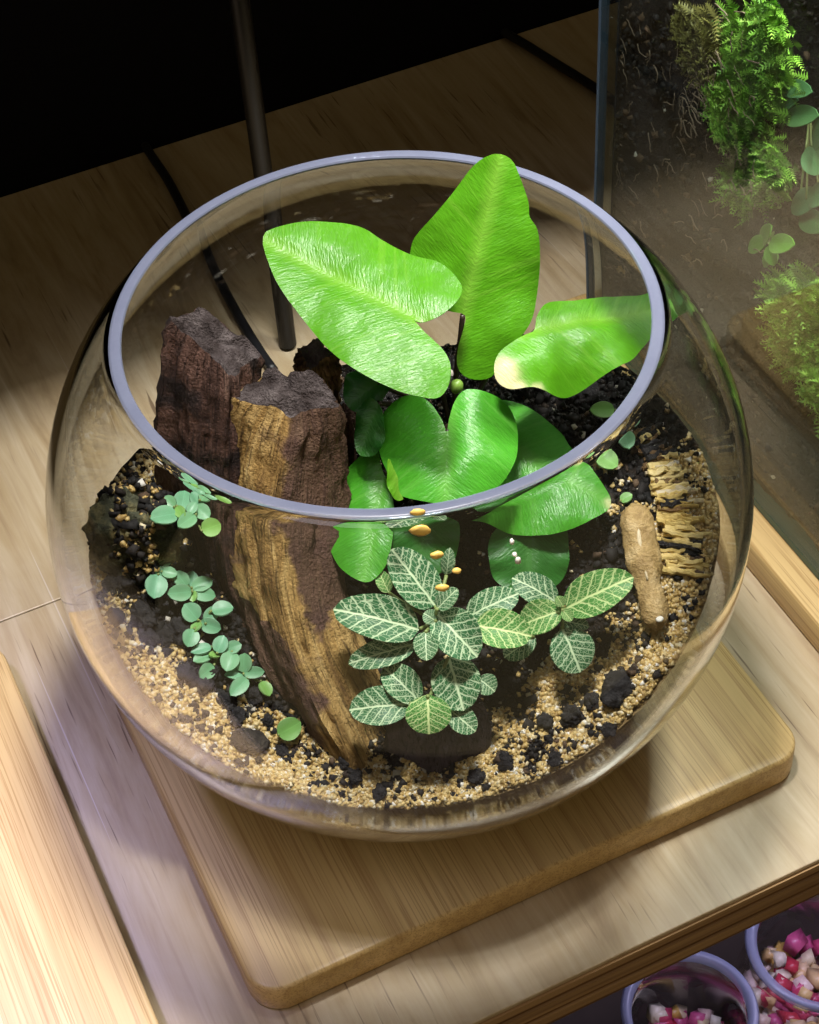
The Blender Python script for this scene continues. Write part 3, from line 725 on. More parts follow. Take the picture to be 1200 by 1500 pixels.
loft('driftwood', [
    st((0.160, 0.163, 0.146, 0.149), (240, 462), (297, 445), (390, 518), (337, 556)),
    st(0.112, (219, 640), (292, 585), (388, 640), (338, 715)),
    st(0.075, (236, 745), (300, 715), (405, 800), (342, 868)),
    st(0.038, (300, 905), (335, 860), (470, 960), (405, 1025))], 'wood_dark', 'tall dark brown driftwood stump with grey cut top beside the tan one', 2.0)
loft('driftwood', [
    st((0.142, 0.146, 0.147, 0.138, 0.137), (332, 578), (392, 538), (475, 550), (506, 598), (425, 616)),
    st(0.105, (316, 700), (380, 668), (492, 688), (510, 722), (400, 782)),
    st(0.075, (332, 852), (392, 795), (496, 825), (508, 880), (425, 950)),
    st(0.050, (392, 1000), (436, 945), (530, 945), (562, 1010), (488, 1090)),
    st(0.026, (470, 1105), (500, 1070), (592, 1060), (606, 1140), (540, 1175))], 'wood_tan', 'tan and brown weathered driftwood leaning in the centre of the bowl', 5.5, 0.0018, 12, dark_patch=lambda d, t: max(0.0, min(1.0, 0.5 + 0.9*d[0] - 2.6*max(0, t - 0.26))) if t < 0.5 else max(0.0, min(1.0, -0.15 - 0.9*d[0] - 0.3*d[1] - 3*max(0, t - 0.85))))  # darker at the upper right and the lower left
loft('driftwood', [
    st((0.136, 0.138, 0.132, 0.128), (432, 508), (470, 490), (498, 528), (450, 545)),
    st(0.10, (432, 600), (470, 582), (500, 615), (455, 640)),
    st(0.05, (430, 735), (470, 718), (500, 750), (455, 775))], 'wood_cork', 'short cork-brown driftwood block just behind the tan driftwood top', 8.5, 0.002, 14, 40)
loft('driftwood', [
    st(0.118, (482, 606), (500, 588), (519, 592), (519, 612), (497, 620)),
    st(0.085, (480, 690), (500, 672), (521, 680), (520, 705), (497, 712)),
    st(0.045, (478, 800), (500, 780), (521, 785), (520, 810), (497, 820))], 'wood_red', 'thin reddish driftwood sliver between tan driftwood and fern', 12.5, 0.0008, 10, 40, 0.0012, 'wood_red')
loft('driftwood', [
    st((0.058, 0.060, 0.060, 0.055, 0.053), (562, 1045), (600, 1012), (700, 1012), (716, 1040), (640, 1062)),
    st(0.042, (560, 1095), (598, 1062), (706, 1060), (722, 1088), (640, 1115)),
    st(0.022, (560, 1150), (596, 1118), (706, 1112), (724, 1140), (640, 1170))], 'wood_slate', 'dark purplish wood block standing under the mosaic plant', 15.5, 0.0004, 12, 40, 0.0006, 'wood_slate')
p = onterr(203, 800, 0.004)
tag(rock('mossy_rock', p, (0.0160, 0.013, 0.027), (0.15, -0.12, 0.3), 'rock', 4.4, 0.24, 1.5, 5), 'grey-green mossy rock against the glass beside the dark driftwood', 'rock')
p = onterr(362, 1088, 0.0022); tag(rock('flat_stone', p, (0.0072, 0.0042, 0.0034), (0.3, 0.1, -0.25), 'flatstone', 2.2, 0.2, 1.4, 4), 'flat dark stone half buried in the sand at the front glass', 'stone')

# long tan stone with a pale ridge
def lerp(a, b, t): return a + (b - a)*t
ts = thing('tan_stone', 'smooth long tan stone with pale ridge lying on the right', 'stone', onterr(948, 840, 0))
def body_loft(centers, hw, parent, material, name, seed, flat=0.8, n=28, m_=40):
    C = spline(centers, m_); Wd = np.interp(np.linspace(0, 1, len(C)), np.linspace(0, 1, len(hw)), hw)
    V, F = [], []
    for i, c in enumerate(C):
        t = C[min(i+1, len(C)-1)] - C[max(i-1, 0)]; t /= np.linalg.norm(t); a = np.cross(t, [0, 0, 1.0]); a /= np.linalg.norm(a); b = np.cross(a, t)
        for k in range(n):
            th = 2*math.pi*k/n; rr = Wd[i]*(1 + 0.16*fbm((math.cos(th), math.sin(th), i*0.14), 1.7, 4, seed) + 0.05*fbm((math.cos(th)*3, math.sin(th)*3, i*0.5), 1.7, 3, seed))
            V.append(c + a*rr*math.cos(th) + b*rr*flat*math.sin(th))
    for i in range(len(C)-1):
        for k in range(n): F.append((i*n+k, i*n+(k+1) % n, (i+1)*n+(k+1) % n, (i+1)*n+k))
    F.append(tuple(range(n))[::-1]); F.append(tuple((len(C)-1)*n+k for k in range(n)))
    me = mesh(name, V, F)
    return part(name, me, material, parent)
cs_ = [onterr(x, y, h) for x, y, h in ((928, 738, 0.006), (934, 765, 0.0075), (943, 815, 0.0085), (952, 858, 0.0085), (961, 895, 0.0075), (966, 925, 0.0055))]
body_loft(cs_, [0.0008, 0.0046, 0.0056, 0.0054, 0.0056, 0.0052, 0.0040, 0.0044, 0.0048, 0.0042, 0.0010], ts, 'pebble', 'body', 3.0)
rg_ = [onterr(x, y, h) for x, y, h in ((934, 752, 0.0110), (937, 785, 0.0125), (942, 818, 0.0130), (950, 850, 0.0128))]
V, F = tube(spline(rg_, 16), [0.0003] + [0.0009]*15 + [0.0003]*2, 8) if False else tube(spline(rg_, 18), list(np.interp(np.linspace(0, 1, len(spline(rg_, 18))), [0, 0.3, 0.7, 1], [0.0003, 0.0010, 0.0009, 0.0003])), 8)
part('ridge', mesh('ridge', V, F), 'ridge', ts)
o = rock('spot', (0, 0, 0), (0.0014, 0.0011, 0.0009), (0, 0, 0.3), 'white_grain', 1.0, 0.1, 1, 2); o.parent = ts; o.location = Vector(tuple(onterr(968, 908, 0.0112))) - ts.location

# pale splintered wood against the glass
ls = thing('splintered_wood', 'pale yellow splintered wood with dark gaps against the right side of the glass', 'driftwood', onterr(1000, 770, 0))
def splinter(a, b, w0, w1, th, seed):
    d = b - a; ln = np.linalg.norm(d); d = d/ln; up = np.array([0, -0.35, 0.93]); e2 = np.cross(up, d); e2 /= np.linalg.norm(e2); n = np.cross(d, e2); V = []; K = 9
    for i in range(K):
        t = i/(K-1); w_ = lerp(w0, w1, t)*(1 + 0.35*fbm((t*4, seed, 0), 1.3, 2)); c = a + d*ln*t + e2*0.0012*fbm((t*2, seed, 3), 1.5, 2) + n*0.0012*fbm((t*3, seed, 7), 1.5, 2)
        for sx, sz in ((-1, -1), (1, -1), (0.9, 0.6), (0.2, 1.0 + 0.5*fbm((t*5, seed, 1), 2, 2)), (-0.9, 0.5)): V.append(c + e2*w_*sx*0.5 + n*th*sz*0.5)
    F = [(i*5+k, i*5+(k+1) % 5, (i+1)*5+(k+1) % 5, (i+1)*5+k) for i in range(K-1) for k in range(5)] + [tuple(range(5))[::-1], tuple((K-1)*5+k for k in range(5))]
    return V, F
for i in range(84):
    t = i/83; y0 = lerp(640, 838, t) + random.uniform(-5, 5); x0 = (lerp(935, 962, min(1, t*2.2)) if t < 0.45 else lerp(962, 972, t)) + random.uniform(-6, 8)
    ln = lerp(30, 66, min(1, t*2))*random.uniform(0.6, 1.1); rise = lerp(-14, 8, t) + random.uniform(-5, 5)
    a, b = onterr(x0, y0, random.uniform(0.003, 0.007)), onterr(x0 + ln, y0 + rise, random.uniform(0.001, 0.005))
    rm = inner_r(b[2]) - 0.002
    if math.hypot(b[0], b[1]) > rm: b[:2] *= rm/math.hypot(b[0], b[1])
    V, F = splinter(a, b, random.uniform(0.0010, 0.0026), random.uniform(0.0006, 0.0020), random.uniform(0.0010, 0.0024), i*1.7)
    mm = 'layer' if random.random() > 0.16 else random.choice(('lava', 'wood_cork', 'ridge'))
    if t < 0.2: mm = random.choice(('wood_cork', 'lava', 'layer'))
    auto(part('splinter', mesh('splinter', V, F), mm, ls), 40)

# ------------------------------------------------------------------ leaves
def blade(name, V, F, UV, th, up):
    """two separate sheets and an edge strip, so the blade stays thin and its edge crisp"""
    me0 = mesh(name, V, F)
    if np.mean([np.array(q.normal) for q in me0.polygons], 0)@np.array(up, float) < 0: F = [tuple(f)[::-1] for f in F]; me0.flip_normals()
    n = len(V); nr = np.array([tuple(v.normal) for v in me0.vertices]); bpy.data.meshes.remove(me0)
    V = np.array(V, float); cnt = {}
    for f in F:
        for i in range(len(f)):
            a, b = f[i], f[(i+1) % len(f)]; cnt[(a, b)] = 1
    rimE = [e for e in cnt if (e[1], e[0]) not in cnt]
    Bt = V - nr*th; VV = [*V, *Bt]; FF = list(F) + [tuple(i+n for i in f)[::-1] for f in F]; src = list(range(n))*2
    mp = {}
    for a, b in rimE:
        for q in (a, b):
            if q not in mp: mp[q] = len(VV); VV += [V[q], Bt[q]]; src += [q, q]
        FF.append((mp[b], mp[a], mp[a]+1, mp[b]+1))
    me = mesh(name, VV, FF); uvl = me.uv_layers.new(name='UVMap'); li = np.zeros(len(me.loops), np.int32); me.loops.foreach_get('vertex_index', li)
    uvl.data.foreach_set('uv', np.array(UV, np.float32)[np.array(src)[li]].reshape(-1))
    return me, np.array(src)
def traced_leaf(name, outline, midrib, y0, n, material, parent, curl=0.05, fold=0.10, wave=0.0010, seed=0.0, step=0.0017, pale=None, droop=0.0):
    """a leaf with its own plane in space (joint point, normal), gently folded and waved, with real thickness"""
    n = np.array(n, float); n /= np.linalg.norm(n)
    p0 = aty(midrib[0][0], midrib[0][1], y0) if np.isscalar(y0) else np.array(y0)
    tip = onplane(midrib[1][0], midrib[1][1], p0, n)
    e1 = tip - p0; e1 /= np.linalg.norm(e1); e2 = np.cross(n, e1)
    loc = [onplane(x, y, p0, n) for x, y in outline]
    ol = [Vector(((q - p0)@e1, (q - p0)@e2)) for q in loc]
    ol = [Vector((float(a[0]), float(a[1]))) for a in closed_spline([(v.x, v.y) for v in ol], 5)]
    xs = [v.x for v in ol]; ys = [v.y for v in ol]
    pts = list(ol); no = len(ol)
    def inside(px, py):
        c = False; j = no-1
        for i in range(no):
            if (ys[i] > py) != (ys[j] > py) and px < (xs[j]-xs[i])*(py-ys[i])/(ys[j]-ys[i]+1e-15) + xs[i]: c = not c
            j = i
        return c
    olA = np.array([(v.x, v.y) for v in ol])
    yy = -0.5*step*math.floor(-min(ys)/step*2) if False else math.floor(min(ys)/step)*step
    row = 0
    while yy < max(ys):
        xx = min(xs) + (0.5*step if row % 2 else 0)
        while xx < max(xs):
            if inside(xx, yy) and np.min(np.hypot(olA[:, 0]-xx, olA[:, 1]-yy)) > step*0.55: pts.append(Vector((xx, yy)))
            xx += step
        yy += step*0.9; row += 1
    r = delaunay_2d_cdt(pts, [], [list(range(no))], 1, 1e-7)
    vv, ff = r[0], r[2]
    half = max(max(ys), -min(ys)); ln = max(xs) - min(xs)
    V = []
    for v in vv:
        u, s = v.x, v.y; a = abs(s)/half
        h = fold*half*(1-math.exp(-(a/0.25)**2))*0.5 - curl*half*a*a*1.6 - droop*ln*max(u/ln, 0)**2
        h += wave*fbm((u, s, 0), 45, 3, seed) + wave*1.2*a*a*math.sin(u/ln*14 + seed)
        h -= 0.0006*math.exp(-(s/0.0011)**2)
        V.append(p0 + e1*u + e2*s + n*h)
    tri = [tuple(f) for f in ff]
    me, src = blade(name, V, tri, [(v.x, v.y) for v in vv], 0.00028, n)
    at = me.attributes.new('pale', 'FLOAT', 'POINT'); pv = np.zeros(len(vv), np.float32)
    if pale:
        for (x, y, rr) in pale:
            q = onplane(x, y, p0, n); qu, qs = (q-p0)@e1, (q-p0)@e2
            for i, v in enumerate(vv): pv[i] = max(pv[i], 1/(1 + math.exp((math.hypot(v.x-qu, v.y-qs) - rr)/(rr*0.18))))
    at.data.foreach_set('value', pv[src])
    o = part(name, me, material, parent)
    return o, p0
CROWN = np.array([0.020, 0.034, 0]); CROWN[2] = terr(CROWN[0], CROWN[1])
fern = thing('heart_fern', 'heart fern with large glossy arrow-shaped green leaves in the bowl', 'fern', CROWN)
def stalk(leaf, p0, n, sag=0.3, rad=0.0009):
    a = CROWN + np.array([random.uniform(-.004, .004), random.uniform(-.004, .004), -0.002])
    b = p0 - np.array(n)/np.linalg.norm(n)*0.0010
    mid1 = lerp(a, b, 0.4) + np.array([0, 0, 0.012]); mid2 = lerp(a, b, 0.8) + np.array([0, 0, 0.004])
    V, F = tube(spline([a, mid1, mid2, b], 18), rad, 8)
    part('stalk', mesh('stalk', V, F), 'stalk', leaf)
FERN = [
 # outline, midrib (joint, tip), depth of joint, normal, material, options
 ([(385, 350), (405, 335), (460, 327), (525, 331), (560, 350), (600, 372), (645, 387), (672, 412), (677, 430), (665, 450), (640, 467), (612, 472), (601, 462), (620, 485), (647, 510), (660, 535), (657, 565), (640, 582), (610, 577), (575, 567), (525, 545), (485, 515), (450, 475), (415, 430), (397, 395)],
  ((601, 462), (386, 350)), 0.027, (-0.05, -0.30, 0.95), 'leaf_bright', dict(seed=1.0, wave=0.0011)),
 ([(730, 226), (750, 235), (762, 260), (774, 295), (776, 317), (787, 335), (791, 365), (790, 410), (782, 460), (767, 487), (745, 510), (730, 535), (720, 552), (700, 556), (680, 550), (670, 535), (671, 510), (679, 482), (680, 462), (650, 452), (620, 425), (602, 385), (602, 365), (610, 345), (640, 310), (665, 280), (690, 247), (710, 231)],
  ((678, 462), (734, 228)), 0.040, (-0.05, -0.88, 0.47), 'leaf_bright', dict(seed=2.0, wave=0.0012)),
 ([(783, 482), (786, 465), (797, 447), (812, 440), (840, 442), (885, 434), (942, 431), (972, 418), (994, 430), (1002, 452), (992, 466), (968, 478), (945, 502), (925, 525), (890, 540), (850, 558), (825, 565), (785, 561), (750, 562), (728, 550), (725, 530), (740, 510), (768, 490)],
  ((786, 482), (1000, 445)), 0.034, (0.16, -0.25, 0.95), 'leaf_bright', dict(seed=3.0, wave=0.0022, pale=[(738, 548, 0.0045), (760, 566, 0.0030), (790, 570, 0.0026)], curl=0.2)),
 ([(654, 629), (646, 612), (629, 590), (604, 578), (575, 585), (554, 612), (551, 637), (558, 667), (565, 683), (575, 708), (592, 723), (629, 732), (667, 733), (700, 725), (733, 704), (754, 671), (759, 637), (756, 612), (742, 587), (717, 575), (683, 573), (667, 587), (658, 612)],
  ((655, 631), (652, 735)), 0.012, (-0.03, -0.42, 0.90), 'leaf_mid', dict(seed=4.0, curl=0.22, fold=0.2, droop=0.25)),
 ([(560, 688), (550, 657), (512, 679), (487, 712), (475, 750), (479, 792), (496, 829), (525, 850), (546, 850), (567, 825), (574, 796), (578, 754), (574, 725)],
  ((562, 692), (532, 850)), 0.012, (-0.12, -0.55, 0.83), 'leaf_mid', dict(seed=5.0, curl=0.2)),
 ([(735, 652), (722, 620), (725, 590), (742, 583), (767, 590), (800, 612), (825, 633), (837, 654), (858, 675), (879, 704), (895, 729), (892, 746), (867, 762), (837, 775), (808, 781), (779, 779), (750, 773), (717, 762), (682, 752), (676, 725), (690, 690), (715, 665)],
  ((733, 652), (896, 738)), 0.022, (0.10, -0.42, 0.90), 'leaf_mid', dict(seed=6.0, wave=0.0018, pale=[(893, 738, 0.0016)], curl=0.18)),
 ([(775, 765), (735, 770), (718, 790), (717, 825), (730, 855), (770, 868), (815, 858), (833, 830), (832, 780), (810, 768)],
  ((775, 768), (775, 868)), 0.002, (0.05, -0.70, 0.71), 'leaf_deep', dict(seed=7.0)),
 ([(620, 742), (580, 750), (574, 790), (580, 825), (615, 842), (655, 835), (672, 800), (668, 755)],
  ((622, 745), (618, 842)), 0.002, (0.0, -0.70, 0.71), 'leaf_deep', dict(seed=8.0)),
 ([(535, 540), (512, 546), (503, 565), (506, 590), (522, 604), (545, 600), (560, 585), (575, 560), (560, 545)],
  ((552, 560), (507, 598)), 0.030, (-0.2, -0.55, 0.80), 'leaf_deep', dict(seed=9.0)),
 ([(545, 583), (528, 592), (519, 620), (520, 655), (530, 668), (552, 664), (562, 640), (560, 605)],
  ((552, 590), (524, 668)), 0.022, (-0.3, -0.55, 0.75), 'leaf_deep', dict(seed=10.0)),
 ([(577, 684), (570, 672), (567, 690), (569, 715), (580, 732), (592, 731), (586, 718), (584, 700)],
  ((576, 676), (590, 732)), -0.012, (0.5, -0.6, 0.62), 'leaf_bright', dict(seed=11.0, wave=0.0003, step=0.0012)),
]
for ol, mr, y0, n, mm, kw in FERN:
    lf, p0 = traced_leaf('leaf', ol, mr, y0, n, mm, fern, **kw)
    if kw['seed'] != 11.0: stalk(lf, p0, n)
o = rock('bud', (0, 0, 0), (0.0022, 0.0022, 0.0030), (0.3, 0.2, 0), 'bud', 1.0, 0.08, 1, 3); o.parent = fern; o.location = Vector(tuple(aty(669, 566, 0.030))) - fern.location

def leaf_grid(base, tip, width, up, nu=14, nv=9, cup=0.12, bend=0.10, a=1.0, p=0.75, seed=0.0, wav=0.0):
    """ovate leaf blade from base to tip; returns verts, faces, uv"""
    base, tip, up = np.array(base, float), np.array(tip, float), np.array(up, float)
    e1 = tip - base; ln = np.linalg.norm(e1); e1 /= ln; n = up - e1*(up@e1); n /= np.linalg.norm(n); e2 = np.cross(n, e1)
    V, UV, F = [], [], []
    for i in range(nu+1):
        t = i/nu; wd = max(math.sin(math.pi*min(max(t**a, 0.0), 1.0)), 0)**p if 0 < i < nu else 0.02
        for j in range(nv):
            s = -1 + 2*j/(nv-1); y = s*wd*width/2
            h = cup*width*(abs(s)*wd)**1.6*0.5 - bend*ln*(t-0.45)**2 + wav*ln*math.sin(t*9 + s*2 + seed)*abs(s)
            V.append(base + e1*ln*t + e2*y + n*h); UV.append((t, 0.5 + 0.5*s*wd))
    for i in range(nu):
        for j in range(nv-1): q = i*nv+j; F.append((q, q+nv, q+nv+1, q+1))
    return V, F, UV
def add_leaf(parent, base, tip, width, up, material, thick=0.0005, **kw):
    V, F, UV = leaf_grid(base, tip, width, up, **kw)
    me, _ = blade('leaf', V, F, UV, thick*0.8, up)
    o = part('leaf', me, material, parent)
    return o
VIEWUP = np.array([0, -0.45, 0.9])

# mosaic plants (measured on an enlarged view: x = 470 + X/2.553, y = 780 + Y/2.553)
def Z6(X, Y): return 470 + X/2.553, 780 + Y/2.553
def mosaic(label, crown_px, h0, leaves, lift=0.0, group='white-veined mosaic plants'):
    h0 += lift
    c = onterr(*Z6(*crown_px), h0*0.5); root = onterr(*Z6(crown_px[0], crown_px[1]), 0); root = np.array([c[0], c[1], terr(c[0], c[1])])
    t = thing('mosaic_plant', label, 'plant', root, group)
    top = onterr(*Z6(*crown_px), h0)
    V, F = tube(spline([root - [0, 0, 0.002], lerp(root, top, 0.5) + [0.001, 0, 0], top], 10), 0.0011, 8); part('stem', mesh('stem', V, F), 'stem', t)
    for i, (bx, by, tx, ty, w_, hb, ht, mm, tilt) in enumerate(leaves):
        b = onterr(*Z6(bx, by), hb + lift); q = onterr(*Z6(tx, ty), ht + lift)
        d = np.linalg.norm(q - b); pxlen = math.hypot(tx-bx, ty-by)
        dist = np.linalg.norm(b - CAM); width = w_/2.553/FPX*dist
        up = VIEWUP + np.array(tilt + (0,))[:3]
        lf = add_leaf(t, b, q, width, up, mm, nu=18, nv=13, a=random.uniform(0.86, 0.98), p=0.47, cup=random.uniform(0.15, 0.45), bend=random.uniform(0.12, 0.45), seed=i*1.7, wav=0.012)
        V, F = tube(spline([top - [0, 0, 0.001], lerp(top, b, 0.6) - [0, 0, 0.001], b], 8), 0.0006, 6); part('petiole', mesh('petiole', V, F), 'stem', lf)
    return t
mosaic('larger mosaic plant with white-veined leaves beside the tan driftwood', (420, 320), 0.022, [
    (470, 160, 482, 62, 50, .016, .022, 'fit', (0, 0)),
    (255, 225, 215, 142, 58, .018, .020, 'fit2', (0, 0)),
    (430, 275, 268, 62, 165, .026, .034, 'fit', (0.0, 0.0)),
    (545, 315, 735, 225, 125, .018, .020, 'fit', (0, 0)),
    (370, 360, 50, 280, 172, .024, .028, 'fit', (0.0, 0.0)),
    (350, 415, 105, 488, 108, .020, .020, 'fit', (0.0, -0.15)),
    (575, 345, 788, 385, 150, .021, .020, 'fit2', (0, 0)),
    (800, 390, 685, 468, 95, .010, .009, 'fit', (0, 0)),
    (432, 300, 585, 462, 172, .027, .026, 'fit', (0.0, -0.1)),
    (435, 285, 508, 212, 70, .031, .034, 'fit', (0, 0)),
    (392, 372, 395, 478, 92, .029, .030, 'fit', (0.0, -0.1)),
    (430, 330, 385, 300, 60, .027, .028, 'fit', (0, 0))], 0.014)
mosaic('low dim mosaic plant growing beneath the larger one', (400, 620), 0.012, [
    (478, 465, 535, 668, 182, .012, .008, 'fit', (0, 0)),
    (370, 630, 235, 500, 125, .011, .012, 'fit', (0, 0)),
    (330, 640, 105, 660, 150, .011, .010, 'fit', (0, 0)),
    (400, 610, 405, 758, 168, .013, .009, 'fit2', (0.0, -0.1)),
    (590, 545, 652, 595, 85, .008, .007, 'fit', (0, 0)),
    (480, 660, 580, 745, 100, .006, .004, 'fit', (0, 0))], 0.020)
mosaic('smaller lime mosaic plant beside the tan stone', (905, 285), 0.016, [
    (900, 330, 1005, 350, 60, .010, .009, 'fit', (0, 0)),
    (885, 258, 720, 165, 118, .015, .018, 'fit', (0, 0)),
    (910, 285, 1162, 165, 160, .019, .024, 'fit2', (0.0, 0.0)),
    (900, 290, 735, 350, 128, .018, .016, 'fit2', (0, 0)),
    (905, 360, 975, 525, 165, .014, .010, 'fit', (0.0, -0.1)),
    (905, 290, 940, 330, 45, .020, .019, 'fit2', (0, 0)),
    (905, 275, 885, 240, 40, .020, .022, 'fit2', (0, 0))], 0.006)

# creeping round-leaved plants (enlarged view: x = 100 + X/3.529, y = 680 + Y/3.529)
def Z5(X, Y): return 100 + X/3.529, 680 + Y/3.529
def creeper(label, zf, k, leaves, h0=0.006, mm='creep', group='small round-leaved creeping plants'):
    P = [zf(x, y) for x, y, *_ in leaves]; cx, cyy = np.mean([p[0] for p in P]), np.mean([p[1] for p in P])
    root = onterr(cx, cyy + 8, 0.0); root = np.array([root[0], root[1], terr(root[0], root[1]) - 0.001])
    t = thing('creeping_plant', label, 'plant', root, group)
    for i, (x, y, a, b, ang, lime) in enumerate(leaves):
        px, py = zf(x, y); s = math.radians(ang); dx, dy = math.cos(s)*a/k, -math.sin(s)*a/k
        a *= 1.16; b *= 1.16; dx *= 1.16; dy *= 1.16; hh = h0 + random.uniform(-0.001, 0.003)
        bq, tq = onterr(px - dx, py - dy, hh), onterr(px + dx, py + dy, hh + random.uniform(0, 0.002))
        dist = np.linalg.norm(bq - CAM); width = 2*b/k/FPX*dist
        up = VIEWUP + np.array([random.uniform(-.5, .5), random.uniform(-.45, .35), 0])
        lf = add_leaf(t, bq, tq, width, up, 'creep_lime' if lime else mm, 0.0007, nu=10, nv=9, a=0.9, p=0.5, cup=0.22, bend=0.18, seed=i)
        mid = lerp(root, bq, 0.6) + np.array([0, 0, 0.001])
        V, F = tube(spline([root + [random.uniform(-.002, .002), random.uniform(-.002, .002), 0], mid, bq], 8), 0.00045, 6); part('stem', mesh('stem', V, F), 'stem', lf)
    return t
creeper('topmost creeping sprig in front of the dark driftwood', Z5, 3.529, [
    (495, 265, 60, 46, 190, 0), (522, 192, 32, 26, 130, 0), (592, 185, 46, 42, 80, 0), (575, 246, 30, 24, 300, 1), (615, 290, 46, 34, 215, 0),
    (662, 182, 40, 32, 120, 0), (735, 146, 58, 46, 35, 0), (690, 246, 42, 36, 320, 0), (640, 225, 30, 24, 60, 0), (740, 326, 46, 42, 20, 1)], 0.030)
creeper('creeping sprig of four leaves beside the mossy rock', Z5, 3.529, [
    (487, 502, 50, 30, 30, 0), (448, 558, 40, 30, 150, 0), (520, 562, 36, 27, 350, 0), (450, 632, 54, 50, 260, 0)], 0.009)
creeper('creeping sprig below the four-leaved one beside the dark driftwood', Z5, 3.529, [
    (580, 595, 44, 34, 130, 0), (635, 598, 40, 32, 80, 0), (690, 620, 50, 34, 20, 0), (575, 666, 55, 37, 185, 0), (698, 672, 55, 35, 350, 0), (640, 682, 26, 20, 270, 1)], 0.006)
creeper('creeping sprig in the middle of the row with six rounded leaves', Z5, 3.529, [
    (632, 766, 46, 44, 130, 0), (795, 748, 50, 38, 10, 0), (735, 782, 44, 30, 60, 0), (732, 838, 50, 34, 340, 0), (656, 842, 30, 24, 230, 1), (630, 900, 42, 38, 250, 0)], 0.006)
creeper('creeping sprig on the soil second from the front glass', Z5, 3.529, [
    (685, 958, 48, 26, 195, 0), (785, 932, 42, 34, 70, 0), (852, 948, 38, 30, 20, 0), (690, 1002, 44, 28, 200, 0), (755, 985, 26, 18, 180, 1), (832, 1020, 46, 42, 250, 0), (715, 1075, 40, 34, 220, 0)], 0.005)
creeper('creeping sprig nearest the front with pale green rosette', Z5, 3.529, [
    (906, 1030, 44, 38, 90, 0), (870, 1086, 54, 30, 180, 0), (958, 1080, 48, 26, 5, 0), (882, 1152, 54, 34, 225, 0), (915, 1105, 24, 18, 270, 1), (1020, 1162, 38, 30, 300, 1)], 0.005)
creeper('single green seedling leaf on the sand in front of the driftwood', Z5, 3.529, [(1142, 1372, 60, 50, 30, 1)], 0.006)
def Z7(X, Y): return 800 + X/3.0, 500 + Y/3.0
creeper('creeping sprig on the mound behind the rim at the right', Z7, 3.0, [
    (250, 300, 46, 30, 180, 1), (382, 330, 42, 34, 60, 0), (345, 362, 34, 28, 20, 1), (310, 396, 36, 30, 220, 1), (356, 428, 36, 34, 290, 0), (330, 340, 28, 20, 100, 1)], 0.008)
creeper('single round leaf next to the fern leaf tip at the right', Z7, 3.0, [(272, 520, 46, 40, 330, 1)], 0.008)
creeper('tiny leaf between the fern tip and the tan stone', Z7, 3.0, [(355, 686, 26, 20, 30, 1)], 0.004)

# yellow and white grains stuck to the front glass
def onglass(px, py):
    o, d = ray(px, py); a, b = BA + 0.0003, BB + 0.0003; s = np.array([1, 1, a/b]); oo = (o - [0, 0, BH])*s; dd = d*s
    A = dd@dd; B = 2*oo@dd; C = oo@oo - a*a; t = (-B - math.sqrt(B*B - 4*A*C))/2/A; return o + d*t
for i, (x, y, rx, ry, mm) in enumerate(((616, 777, 14, 10, 'orange_grain'), (640, 813, 9, 6, 'orange_grain'), (648, 861, 9, 6, 'orange_grain'), (669, 836, 6, 4, 'orange_grain'), (612, 750, 10, 5, 'orange_grain'),
                                      (759, 821, 4, 6, 'white_grain'), (750, 793, 3, 4, 'white_grain'), (754, 812, 3, 3, 'white_grain'))):
    o = rock('sand_grain', onglass(x, y), (rx/4900, 0.0008, ry/4900), (0, 0, 0), mm, i*2.0, 0.25, 1.2, 2)
    tag(o, (('largest orange sand grain stuck to the front glass below the rim', 'orange sand grain on the front glass, second below the rim', 'orange sand grain on the front glass over the mosaic leaves', 'smallest orange sand grain on the front glass, set to the right', 'orange sand grain half hidden by the front of the rim')[i] if mm == 'orange_grain' else 'tiny white grain stuck to the front glass before the dark leaf'), 'grain', 'grains stuck to the glass')

# ------------------------------------------------------------------ glass tank at the right
TX = 0.1588; TY0, TY1, TZ = -0.24, 0.152, 0.30
tank = thing('glass_tank', 'rectangular glass tank planted with moss against dark soil', 'tank', TW(TX, 0, 0.0005)); tank.rotation_euler.z = YAW
def tpart(name, VF, material):
    me = mesh(name, *VF); me.transform(Matrix.Translation((-TX, 0, -0.0005))); return link(name, me, material, tank, False)
tpart('pane', box(TX, TX + 0.0038, TY0, TY1 - 0.0040, 0.0042, TZ), 'pane')
tpart('pane', box(TX, TX + 0.22, TY1 - 0.0038, TY1, 0.0042, TZ), 'pane')
tpart('edge', box(TX, TX + 0.22, TY0, TY1, 0.0006, 0.0040), 'edge_green')
tpart('edge', box(TX - 0.0004, TX + 0.0036, TY1 + 0.0001, TY1 + 0.0012, 0.0042, TZ), 'edge_blue')
V, F = [], []; na, nb = 110, 90
for i in range(na+1):
    y = TY1 - 0.0040 + (TY0 + 0.02 - TY1)*i/na
    for j in range(nb+1):
        zz = 0.0043 + (TZ - 0.02)*j/nb
        deep = 0.0065 + 0.036*max(0, min(1, (0.112 - y)/0.05))*max(0, min(1, (zz - 0.05)/0.05))
        x = TX + deep + 0.0022*fbm((y, zz, 0), 90, 4, 2.0) + 0.004*fbm((y, zz, 0), 22, 2, 6.0)
        V.append(TW(max(x, TX + 0.0046), y, zz))
for i in range(na):
    for j in range(nb): q = i*(nb+1)+j; F.append((q, q+1, q+nb+2, q+nb+1))
k0 = len(V); bv_, bf_ = box(TX + 0.0044, TX + 0.20, TY1 - 0.0060, TY1 - 0.0046, 0.0046, TZ - 0.02)
V += [TW(*v) for v in bv_]; F += [tuple(i+k0 for i in f) for f in bf_]
peat = link('peat', mesh('peat', V, F), 'peat'); peat['kind'] = 'stuff'; 
tag(peat, 'dark fibrous soil wall behind the tank glass', 'soil')
pos, size, tone = [], [], []
